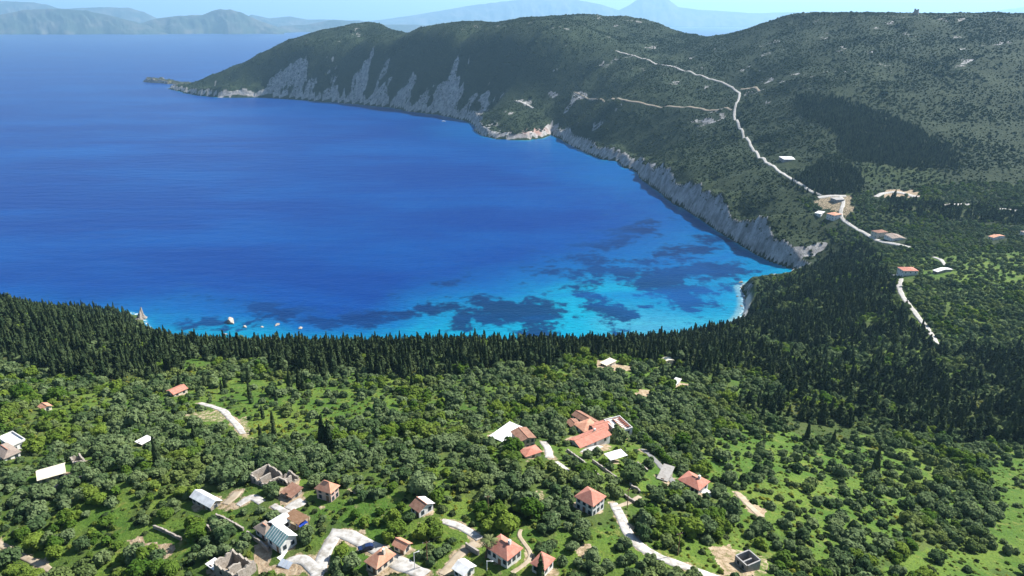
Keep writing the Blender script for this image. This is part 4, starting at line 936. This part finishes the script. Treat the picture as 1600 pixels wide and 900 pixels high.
for k, (px, py, s, lab) in enumerate([(383,511,3.2,'small pale rock just shoreward of the big blocky rock'),(433,508,4,'flat pale rock awash off the cypress shore'),(469,513,3.4,'pale rock awash where the shallows end'),(352,523,3,'pale rock poking above the cypress tops'),
        (424,530,2.8,'small rock at the water edge among breaking waves'),(410,511,2.4,'tiny rock between the blocky rock and the flat rock'),
        (1157,441,3.6,'dark boulder at the very tip of the beach point'),(1163,447,4.2,'pale slab at the tip of the beach point'),(1168,445,3.4,'pale boulder against the spur at the beach point'),(1158,449,2.6,'small pale rock in the water at the beach point'),
        (1152,463,2.4,'dark rock standing in water off the stony beach'),(1159,478,2.4,'dark rock awash below the shaded bank'),(1164,466,2.8,'dark boulder at the foot of the shaded bank'),(1167,473,2.6,'pale boulder on the stony beach under the bank'),
        (1168,484,2.4,'brown boulder where the bank meets the beach'),(1163,492,2.0,'dark boulder on the bend of the beach'),(1158,497,1.8,'small dark boulder on the white beach'),(1122,520,1.8,'small dark rock at the end of the white beach')]):
    dark = 'dark' in lab or 'brown' in lab
    rock('boulder', lab, px, py, (s * .95, s * .7, s * .42), 20 + k, 'rockdark' if dark else 'rockpale', group='shore boulders')

# bare verges along the roads and around the houses
soil2 = A_soil.copy(); rows = np.nonzero(vv < 520)[0]; sub = slice(0, rows[-1] + 1); gx, gy = GX[sub], GY[sub]; best = np.full(gx.shape, 1e9)
for x, y, r_ in ROADS[::2]: best = np.minimum(best, np.hypot(gx - x, gy - y) - (r_ - 1.3))
for x, y, r_ in FOOT: best = np.minimum(best, np.hypot(gx - x, gy - y) - (r_ - 2.6))
nv_ = fbm(gx / 5, gy / 5, 61, 3)
soil2[sub] = np.maximum(soil2[sub], 0.62 * (1 - sstep(-0.5, 2.6, best + 2.2 * nv_)))
bpy.data.objects['terrain'].data.attributes['soil'].data.foreach_set('value', soil2.astype(np.float32).ravel())
# ------------------------------------------------------------------ foliage
def m_leaf(name, a, b, trans=0.22, tint=(0.14, 0.17, 0.05), tint_amt=0.25):
    s = NT(name); t = s.t
    oi = s.n('ShaderNodeObjectInfo'); geo = s.n('ShaderNodeNewGeometry')
    f = s.math('ADD', s.math('MULTIPLY', oi.outputs['Random'], 0.6), s.math('MULTIPLY', s.noise(0.9, 2, 0.6, geo.outputs['Position']), 0.5))
    c = s.mix(s.ramp(f, 0.15, 0.85), a, b)
    c = s.mix(s.math('MULTIPLY', s.ramp(s.noise(0.035, 3, 0.6, oi.outputs['Location']), 0.5, 0.68), tint_amt), c, tint)
    d = s.n('ShaderNodeBsdfDiffuse'); tr = s.n('ShaderNodeBsdfTranslucent'); mx = s.n('ShaderNodeMixShader'); mx.inputs[0].default_value = trans
    s.l(c, d.inputs['Color']); s.l(c, tr.inputs['Color']); s.l(d.outputs[0], mx.inputs[1]); s.l(tr.outputs[0], mx.inputs[2])
    t.nodes.remove(s.bsdf); s.l(mx.outputs[0], s.out.inputs['Surface']); return s.m
L_olive = m_leaf('olive_leaves', (0.044, 0.078, 0.030), (0.118, 0.160, 0.070), 0.20, (0.140, 0.172, 0.036), 0.55)
L_green = m_leaf('broad_leaves', (0.042, 0.090, 0.014), (0.115, 0.165, 0.026), 0.22)
L_cyp = m_leaf('cypress_needles', (0.020, 0.036, 0.017), (0.052, 0.074, 0.032), 0.08, (0.075, 0.095, 0.035), 0.35)
L_maq = m_leaf('maquis_leaves', (0.018, 0.034, 0.013), (0.050, 0.068, 0.026), 0.10, (0.066, 0.078, 0.032), 0.4)
L_scrub = m_leaf('scrub_leaves', (0.045, 0.085, 0.016), (0.120, 0.150, 0.030), 0.2, (0.30, 0.26, 0.03), 0.5)
L_palm = m_leaf('palm_leaves', (0.10, 0.13, 0.045), (0.15, 0.17, 0.07), 0.15)

def cloud(lobes, n, size, seed, up=0.25, stretch=1.0, jitter=0.6, core=0.72):
    """leaf-clump quads spread over a set of lobes (cx, cy, cz, rx, ry, rz), with dark-hearted cores of few faces"""
    r_ = np.random.default_rng(seed); lb = np.array(lobes); w = (lb[:, 3] * lb[:, 5]); w = w / w.sum(); V, Q = [], []; k = 0
    for (cx, cy, cz, rx, ry, rz) in lb:                      # core: a coarse 8-sided ball
        b = len(V); ring = 6
        V.append((cx, cy, cz - rz * core)); V.append((cx, cy, cz + rz * core))
        for lv in (-0.45, 0.45):
            for i in range(ring):
                a = 2 * math.pi * (i + 0.5 * (lv > 0)) / ring; q = core * 0.88 * r_.uniform(0.85, 1.1)
                V.append((cx + rx * q * math.cos(a), cy + ry * q * math.sin(a), cz + rz * core * lv))
        for i in range(ring):
            j = (i + 1) % ring; Q += [(b, b+2+j, b+2+i), (b+1, b+2+ring+i, b+2+ring+j), (b+2+i, b+2+j, b+2+ring+i), (b+2+j, b+2+ring+j, b+2+ring+i)]
    V = np.array(V); T = [np.array(Q)]; Vs = [V]; base = len(V); got = 0
    while got < n:
        i = r_.choice(len(lb), p=w); c = lb[i]
        d = r_.normal(size=3); d /= np.linalg.norm(d)
        if d[2] < -0.55: continue
        p = c[:3] + d * c[3:] * r_.uniform(0.80, 1.10)
        inside = (((p - lb[:, :3]) / lb[:, 3:]) ** 2).sum(1) < 0.55
        if inside.sum() > 0: continue
        nn = d / c[3:]; nn = nn / np.linalg.norm(nn) + r_.normal(size=3) * jitter * 0.6 + np.array([0, 0, up]); nn /= np.linalg.norm(nn)
        t1 = np.cross(nn, r_.normal(size=3)); t1 /= np.linalg.norm(t1); t2 = np.cross(nn, t1)
        if stretch > 1:
            t2 = np.array([0, 0, 1.0]) - nn * nn[2]; t2 /= np.linalg.norm(t2) + 1e-6; t1 = np.cross(t2, nn)
        s = size * r_.uniform(0.6, 1.25); a, b2 = t1 * s * 0.5, t2 * s * 0.5 * stretch
        q = np.array([p - a - b2 * r_.uniform(.5, 1), p + a - b2 * r_.uniform(.5, 1), p + a * r_.uniform(.3, .9) + b2, p - a * r_.uniform(.3, .9) + b2])
        Vs.append(q); T.append(np.array([(base, base+1, base+2), (base, base+2, base+3)])); base += 4; got += 1
    return np.concatenate(Vs), np.concatenate(T)
def limb(V, F, p, q, r0, r1, n=6):
    p, q = Vector(p), Vector(q); d = (q - p).normalized(); a = d.orthogonal().normalized(); b = d.cross(a); k = len(V)
    for c, r_ in ((p, r0), (q, r1)):
        for i in range(n):
            t = 2 * math.pi * i / n; V.append(tuple(c + a * r_ * math.cos(t) + b * r_ * math.sin(t)))
    for i in range(n): F.append((k + i, k + (i+1) % n, k + n + (i+1) % n, k + n + i))
def trunk_mesh(h, r0, limbs, seed):
    r_ = random.Random(seed); V, F = [], []; m = (r_.uniform(-.2, .2), r_.uniform(-.2, .2), h * .45)
    limb(V, F, (0, 0, -1.2), (0, 0, 0.1), r0 * 1.5, r0 * 1.2); limb(V, F, (0, 0, 0.1), m, r0 * 1.2, r0)
    for k in range(limbs):
        a = 2 * math.pi * k / max(1, limbs) + r_.uniform(-.4, .4); limb(V, F, m, (m[0] + .35 * h * math.cos(a), m[1] + .35 * h * math.sin(a), h * r_.uniform(.85, 1.05)), r0 * .7, r0 * .3)
    if limbs == 0: limb(V, F, m, (0, 0, h), r0, r0 * .25)
    return new_mesh('trunk', V, F, [MB['bark']], smooth=True)
def olive_lobes(seed, n=8, rad=2.3, h=1.75):
    r_ = random.Random(seed); out = [(0, 0, h + .3, rad * .62, rad * .62, rad * .55)]
    for k in range(n):
        a = 2 * math.pi * k / n + r_.uniform(-.4, .4); d = rad * r_.uniform(.38, .68); s = rad * r_.uniform(.32, .50)
        out.append((d * math.cos(a), d * math.sin(a), h + r_.uniform(-.9, .9) * rad * .42, s, s, s * r_.uniform(.75, 1.0)))
    return out
def cyp_lobes(h, r, seed, spread=0.0):
    r_ = random.Random(seed); out = []; z = h * 0.10
    while z < h * 0.97:
        t = z / h; rr = r * (min(1, t * 4.5 + .25)) * max(.07, (1 - t) ** (.55 if spread == 0 else .9)); o = r * .18 * (1 + spread)
        hh = h * .10
        out.append((r_.uniform(-o, o) * (1 - t), r_.uniform(-o, o) * (1 - t), z, rr, rr * r_.uniform(.85, 1.1), hh * r_.uniform(.9, 1.5))); z += hh * .85
    return out
def tri_mesh(name, VT, mat): return np_mesh(name, VT[0], VT[1], [mat])
def big(seed, kind):
    if kind == 'olive': return tri_mesh('crown', cloud(olive_lobes(seed), 520, .62, seed), L_olive), trunk_mesh(1.9, .26, 4, seed)
    if kind == 'green': return tri_mesh('crown', cloud(olive_lobes(seed, 9, 2.5, 2.1), 560, .60, seed, .35), L_green), trunk_mesh(2.2, .22, 4, seed)
    return tri_mesh('crown', cloud(cyp_lobes(11, 1.35, seed), 520, .55, seed, .0, 1.9, .45, .66), L_cyp), trunk_mesh(9.5, .2, 0, seed)
def small(seed, kind):
    if kind == 'olive': return tri_mesh('olive_foliage', cloud(olive_lobes(seed, 6), 210, .95, seed), L_olive)
    if kind == 'green': return tri_mesh('green_foliage', cloud(olive_lobes(seed, 6, 2.4, 1.8), 210, .95, seed, .35), L_green)
    if kind == 'cypress': return tri_mesh('cypress_foliage', cloud(cyp_lobes(11, 1.35, seed), 190, .8, seed, 0, 2.0, .45, .72), L_cyp)
    if kind == 'pine': return tri_mesh('conifer_foliage', cloud(cyp_lobes(9.5, 2.7, seed, 1.2), 260, 1.05, seed, .15, 1.3, .8, .66), L_cyp)
    if kind == 'bush': return tri_mesh('bush_foliage', cloud(olive_lobes(seed, 4, 1.5, .7), 70, .95, seed), L_maq)
    if kind == 'scrub': return tri_mesh('scrub_foliage', cloud(olive_lobes(seed, 3, 1.2, .5), 60, .62, seed, .4), L_scrub)

# ------------------------------------------------------------------ where things grow
cellF = {}
for x, y, r_ in FOOT + ROADS:
    for i in range(int((x - r_) // 6), int((x + r_) // 6) + 1):
        for j in range(int((y - r_) // 6), int((y + r_) // 6) + 1): cellF.setdefault((i, j), []).append((x, y, r_))
def free(x, y, pad=0.0):
    for a, b, r_ in cellF.get((int(x // 6), int(y // 6)), ()):
        if (x - a) ** 2 + (y - b) ** 2 < (r_ + pad) ** 2: return False
    return True
def jgrid(x0, x1, y0, y1, s, seed, jit=0.85):
    r_ = np.random.default_rng(seed); X, Y = np.meshgrid(np.arange(x0, x1, s), np.arange(y0, y1, s))
    X = X + (r_.random(X.shape) - .5) * s * jit; Y = Y + (r_.random(Y.shape) - .5) * s * jit
    X, Y = X.ravel(), Y.ravel(); k = (np.abs(X / Y) < 1.02) & (Y > 85); return X[k], Y[k], r_
def fields(X, Y):
    return dict(z=ground(X, Y), dc=sample(DC, X, Y), mead=sample(A_mead, X, Y), con=sample(A_con, X, Y), soil=sample(A_soil, X, Y), vis=sample(VIS, X, Y), rock=sample(A_rock, X, Y), steep=sample(STEEP, X, Y), scrub=sample(A_scrub, X, Y))
trees = {'olive': [], 'green': [], 'cypress': [], 'pine': [], 'bush': [], 'scrub': []}     # x, y, z, sx, sz
# olive groves, orchards and leafy trees
X, Y, r_ = jgrid(-760, 1000, 85, 1000, 3.75, 101); F = fields(X, Y); d = fbm(X / 28, Y / 28, 301, 3); rnd = r_.random(len(X))
dens = np.where(F['mead'] > 0, 1 - F['mead'], 0.86 + 0.45 * d) * (1 - F['con'] * .72)
dens = np.where(Y > 700, dens * .8, dens)
ok = (rnd < dens) & (F['dc'] > 16) & (F['soil'] < .3) & (F['vis'] > -.06) & ~((F['scrub'] > .8) & (X < 420) & (Y > 800)) & (F['rock'] < .4)
green = (fbm(X / 22, Y / 22, 401, 2) + r_.normal(0, .22, len(X))) > .30
for i in np.nonzero(ok)[0]:
    if not free(X[i], Y[i], .4): continue
    s = .76 * np.exp(r_.normal(0.0, .27)) * (1.0 + .25 * d[i]); g = green[i] and F['mead'][i] < .6
    trees['green' if g else 'olive'].append((X[i], Y[i], F['z'][i] - .15, s, s * r_.uniform(.85, 1.2)))
# conifers
X, Y, r_ = jgrid(-760, 1000, 300, 1520, 3.5, 103); F = fields(X, Y); rnd = r_.random(len(X))
ok = (rnd < F['con'] * np.where(Y > 1000, 1.2, .72 + .55 * fbm(X / 22, Y / 22, 315, 3))) & (F['dc'] > 9) & (F['soil'] < .3) & (F['vis'] > -.10)
valley = X > 150
for i in np.nonzero(ok)[0]:
    if not free(X[i], Y[i], .8): continue
    q = r_.random(); s = .74 * np.exp(np.clip(r_.normal(0, .28), -.6, .5))
    pine = q < (.80 if valley[i] else .45)
    if valley[i] and Y[i] < 1000 and r_.random() < .22: continue
    if Y[i] > 1000: s *= .75
    trees['pine' if pine else 'cypress'].append((X[i], Y[i], F['z'][i] - .2, s * r_.uniform(.85, 1.35), s * r_.uniform(.85, 1.1)))
# cypresses dotted through the groves: chosen spots
for px, py, s in [(321,605,.75),(391,625,.85),(347,614,.6),(389,598,.9),(454,612,1.0),(411,655,.6),(427,668,.7),(432,628,.6),(247,726,1.0),(506,700,1.15),(515,700,1.0),(844,911,.75),(1190,660,.8),(1365,745,1.2),(644,612,.8),(560,600,.7),(352,606,.6),(474,610,.8),(468,608,1.0),
                  (430,690,.8),(660,620,.7),(1077,572,.8),(990,560,.8),(1000,562,.9),(1035,590,.7),(282,607,.8),(305,690,.7),(408,688,.6),(840,640,.8),(1260,690,.9),(1300,700,.8)]:
    x, y, z = hit(px, py); trees['cypress'].append((x, y, z - .2, s * 1.15, s))
# scrub between the trees, on meadows and verges
X, Y, r_ = jgrid(-420, 480, 90, 470, 2.3, 107); F = fields(X, Y); rnd = r_.random(len(X)); d = fbm(X / 14, Y / 14, 305, 3)
ok = (rnd < np.clip(.48 + .8 * d, .1, .9) * np.where(F['mead'] > .85, .45, np.where(F['mead'] > .5, .5, 1))) & (F['soil'] < .3) & (F['vis'] > -.05) & (F['dc'] > 14)
for i in np.nonzero(ok)[0]:
    if not free(X[i], Y[i], -.3): continue
    s = r_.uniform(.25, .95); trees['scrub' if r_.random() < .6 else 'bush'].append((X[i], Y[i], F['z'][i] - .1, s, s * r_.uniform(.6, 1.0)))
# grass tufts on the open meadows
X, Y, r_ = jgrid(-300, 420, 95, 330, 1.7, 113); F = fields(X, Y); rnd = r_.random(len(X)); d = fbm(X / 9, Y / 9, 309, 3)
ok = (rnd < np.clip(.30 + .9 * d, .06, .7)) & (F['mead'] > .4) & (F['soil'] < .3) & (F['vis'] > -.02)
for i in np.nonzero(ok)[0]:
    if not free(X[i], Y[i], -.5): continue
    s = r_.uniform(.12, .42); trees['scrub'].append((X[i], Y[i], F['z'][i] - .05, s * 1.25, s * r_.uniform(.5, .9)))
# maquis on the far hills and headlands
X, Y, r_ = jgrid(-2100, 1800, 560, 3500, 4.3, 109, 1.0); F = fields(X, Y); rnd = r_.random(len(X)); d = fbm(X / 60, Y / 60, 311, 4)
ok = (rnd < np.clip(.70 + .6 * d, .3, .97)) & (F['dc'] > 10) & (F['soil'] < .3) & (F['vis'] > -.025) & (rnd * .0 + r_.random(len(X)) > F['rock'] * .7) & (F['scrub'] > .5) & (F['con'] < .5)
for i in np.nonzero(ok)[0]:
    if Y[i] < 1900 and not free(X[i], Y[i], 2.0): continue
    s = np.exp(r_.normal(-.12, .38)) * (1 + .35 * d[i]); trees['bush'].append((X[i], Y[i], F['z'][i] - .3, s, s * r_.uniform(.7, 1.05)))

HEDGE = [(968,652),(984,668),(1000,684),(1018,700),(1036,716),(1052,734)]
def hedge():
    P = np.array([hit(*q)[:2] for q in HEDGE]); d_ = np.concatenate([[0], np.cumsum(np.linalg.norm(np.diff(P, axis=0), axis=1))]); n = int(d_[-1] / 1.3); t = np.linspace(0, d_[-1], n); rr = random.Random(4)
    x0, y0, z0 = hit(*HEDGE[0]); lobes = []
    for s in t:
        x, y = np.interp(s, d_, P[:, 0]), np.interp(s, d_, P[:, 1]); lobes.append((x - x0 + rr.uniform(-.3, .3), y - y0 + rr.uniform(-.3, .3), float(ground(x, y)) - z0 + rr.uniform(.8, 1.5), rr.uniform(1.1, 1.6), rr.uniform(1.1, 1.6), rr.uniform(1.2, 1.8)))
    e = link('hedge', None, loc=(x0, y0, z0)); tag(e, 'long straight dark green hedge beside the grey lane', 'hedge')
    link('foliage', tri_mesh('foliage', cloud(lobes, n * 70, .6, 4, .2), L_green), e)
hedge()

# ------------------------------------------------------------------ many copies too numerous to single out: one mass per kind
def scatter(name, label, cat, pts, kind, nvar=4):
    P = np.array(pts); n = len(P); r_ = np.random.default_rng(5)
    me = bpy.data.meshes.new(name); me.vertices.add(n); me.vertices.foreach_set('co', P[:, :3].astype(np.float32).ravel())
    for an, dat in (('rot', np.stack([r_.normal(0, .05, n), r_.normal(0, .05, n), r_.uniform(0, 6.283, n)], 1)), ('scl', np.stack([P[:, 3], P[:, 3] * r_.uniform(.88, 1.12, n), P[:, 4]], 1))):
        a = me.attributes.new(an, 'FLOAT_VECTOR', 'POINT'); a.data.foreach_set('vector', dat.astype(np.float32).ravel())
    a = me.attributes.new('pick', 'INT', 'POINT'); a.data.foreach_set('value', r_.integers(0, nvar, n).astype(np.int32))
    o = link(name, me); tag(o, label, cat, kind='stuff')
    g = bpy.data.node_groups.new(name, 'GeometryNodeTree'); g.interface.new_socket('Geometry', in_out='INPUT', socket_type='NodeSocketGeometry'); g.interface.new_socket('Geometry', in_out='OUTPUT', socket_type='NodeSocketGeometry')
    N = g.nodes; gi = N.new('NodeGroupInput'); go = N.new('NodeGroupOutput'); ip = N.new('GeometryNodeInstanceOnPoints'); jn = N.new('GeometryNodeJoinGeometry')
    for v in range(nvar):
        t = bpy.data.objects.new(name + '_template', small(v * 13 + 3, kind))
        oi = N.new('GeometryNodeObjectInfo'); oi.inputs['Object'].default_value = t; ti = N.new('GeometryNodeGeometryToInstance')
        g.links.new(oi.outputs['Geometry'], ti.inputs[0]); g.links.new(ti.outputs[0], jn.inputs[0])
    def na(nm, ty):
        q = N.new('GeometryNodeInputNamedAttribute'); q.data_type = ty; q.inputs['Name'].default_value = nm; return q.outputs['Attribute']
    g.links.new(gi.outputs[0], ip.inputs['Points']); g.links.new(jn.outputs[0], ip.inputs['Instance']); ip.inputs['Pick Instance'].default_value = True
    g.links.new(na('pick', 'INT'), ip.inputs['Instance Index']); g.links.new(na('rot', 'FLOAT_VECTOR'), ip.inputs['Rotation']); g.links.new(na('scl', 'FLOAT_VECTOR'), ip.inputs['Scale'])
    g.links.new(ip.outputs[0], go.inputs[0])
    md = o.modifiers.new('copies', 'NODES'); md.node_group = g
    return o
# ------------------------------------------------------------------ the trees that show largest: each a thing of its own
for (px_, py_, ph_) in [(222,512,'the pointed sea stack'),(361,545,'the big blocky rock'),(470,555,'the pale rock awash'),(1036,560,'the clearing hut'),(1128,530,'the white beach'),(946,562,'the long pinkish building'),(1055,596,'the flat white shelter'),
                         (1405,440,'the lone white villa'),(560,560,'the dark brow'),(640,560,'the dense brow wood'),(740,560,'the seagrass brow'),(840,555,'the turquoise brow'),(60,560,'the wooded point'),(150,575,'the wooded slope'),(300,565,'the small bare terrace')]:
    h_ = hit(px_, py_); MARKS.append((h_[0], h_[1], ph_))
ORD = ['first','second','third','fourth','fifth','sixth','seventh','eighth','ninth','tenth','eleventh','twelfth','thirteenth','fourteenth','fifteenth','sixteenth','seventeenth','eighteenth','nineteenth','twentieth']
USED = {}
def describe(x, y, adj):
    mx, my, ph = min(MARKS, key=lambda m: (m[0] - x) ** 2 + (m[1] - y) ** 2)
    dx, dy = x - mx, y - my
    side = ('on the sunny side of' if dx > 0 else 'on the shaded side of') if abs(dx) > abs(dy) else ('seaward of' if dy > 0 else 'uphill of')
    k = USED.get((adj, side, ph), 0); USED[(adj, side, ph)] = k + 1
    o = ORD[k] if k < 20 else ['', '', 'twenty', 'thirty', 'forty', 'fifty', 'sixty', 'seventy', 'eighty', 'ninety'][(k + 1) // 10 % 10] + ('-' + ORD[(k + 1) % 10 - 1] if (k + 1) % 10 else '-odd')
    return f'{adj} {side} {ph}, {o} away'
def individuals(kind, name, adj, cat, group, most):
    pts = np.array(trees[kind]); px, py = project(pts[:, 0], pts[:, 1], pts[:, 2] + 2)
    size = pts[:, 3] / np.hypot(pts[:, 1], CAM_H - pts[:, 2]); inside = (px > 6) & (px < 1594) & (py > 300) & (py < 905) & (sample(VIS, pts[:, 0], pts[:, 1]) > -.004)
    order = np.argsort(-np.where(inside, size, 0))[:most]; order = [i for i in order if inside[i]]
    protos = [big(91 + 7 * k, kind) for k in range(4)]
    def dmark(i): return min((m[0] - pts[i, 0]) ** 2 + (m[1] - pts[i, 1]) ** 2 for m in MARKS)
    for i in sorted(order, key=dmark):
        x, y, z, s, sz = pts[i]; cr, tr = protos[random.randrange(4)]
        e = link(name, None, loc=(x, y, z), rz=random.uniform(0, 6.28)); e.scale = (s, s * random.uniform(.9, 1.1), sz)
        link('trunk', tr, e); link('crown', cr, e)
        tag(e, describe(x, y, adj), cat, group)
    keep = np.ones(len(pts), bool); keep[order] = False
    return pts[keep]
rest_o = individuals('olive', 'olive_tree', 'grey-green olive', 'tree', 'olive trees of the groves', 300)
rest_g = individuals('green', 'broadleaf_tree', 'leafy tree', 'tree', 'bright leafy trees between the olives', 160)
rest_c = individuals('cypress', 'cypress_tree', 'slender cypress', 'tree', 'cypresses of the coast', 300)
print('COUNTS', {k: len(v) for k, v in trees.items()}, len(rest_o), len(rest_g), len(rest_c))
scatter('olive_grove_foliage', 'distant grey-green olive groves covering the slopes', 'olive grove', rest_o, 'olive')
scatter('leafy_undergrowth', 'bright green leafy trees among the distant groves', 'foliage', rest_g, 'green')
scatter('cypress_forest', 'dense dark cypress wood above the shore', 'forest', rest_c, 'cypress')
scatter('conifer_forest', 'dark conifer wood filling the valley and the brow', 'forest', trees['pine'], 'pine')
scatter('maquis_shrubbery', 'low dark maquis covering the hills and headland', 'shrubbery', trees['bush'], 'bush')
scatter('meadow_undergrowth', 'green scrub tufts between the trees', 'undergrowth', trees['scrub'], 'scrub')

# ------------------------------------------------------------------ the palm
def palm():
    x, y, z = hit(759, 872); root = link('palm_tree', None, loc=(x, y, z)); tag(root, 'tall feathery palm in front of the red house', 'tree')
    V, F = [], []
    for k in range(6): limb(V, F, (0.03*k*k, 0, -0.5 + k), (0.03*(k+1)**2, 0, 0.52 + k), .3 - .02*k, .29 - .02*k, 8)
    link('trunk', new_mesh('trunk', V, F, [MB['bark']]), root); r_ = random.Random(3)
    for k in range(22):
        a = 2.4 * k; el = r_.uniform(-.3, 1.1); Ln = r_.uniform(2.2, 2.9); V, F = [], []
        pts = []
        for i in range(8):
            t = i / 7; rr = Ln * t * math.cos(el * (1 - .3*t)); zz = Ln * t * math.sin(el) - 1.5 * t * t; pts.append(Vector((1.08 + rr * math.cos(a), rr * math.sin(a), 5.6 + zz)))
        sd = Vector((-math.sin(a), math.cos(a), 0))
        for i in range(7):
            w = .42 * math.sin(math.pi * (i + .8) / 8.2); m = (pts[i] + pts[i+1]) / 2
            for s in (-1, 1):
                b = len(V); tip = m + sd * s * w * 1.4 + (pts[i+1] - pts[i]) * .6 + Vector((0, 0, -.18)); V += [tuple(pts[i]), tuple(pts[i+1]), tuple(tip)]; F.append((b, b+1, b+2))
        link('frond', new_mesh('frond', V, F, [L_palm]), root)
palm()
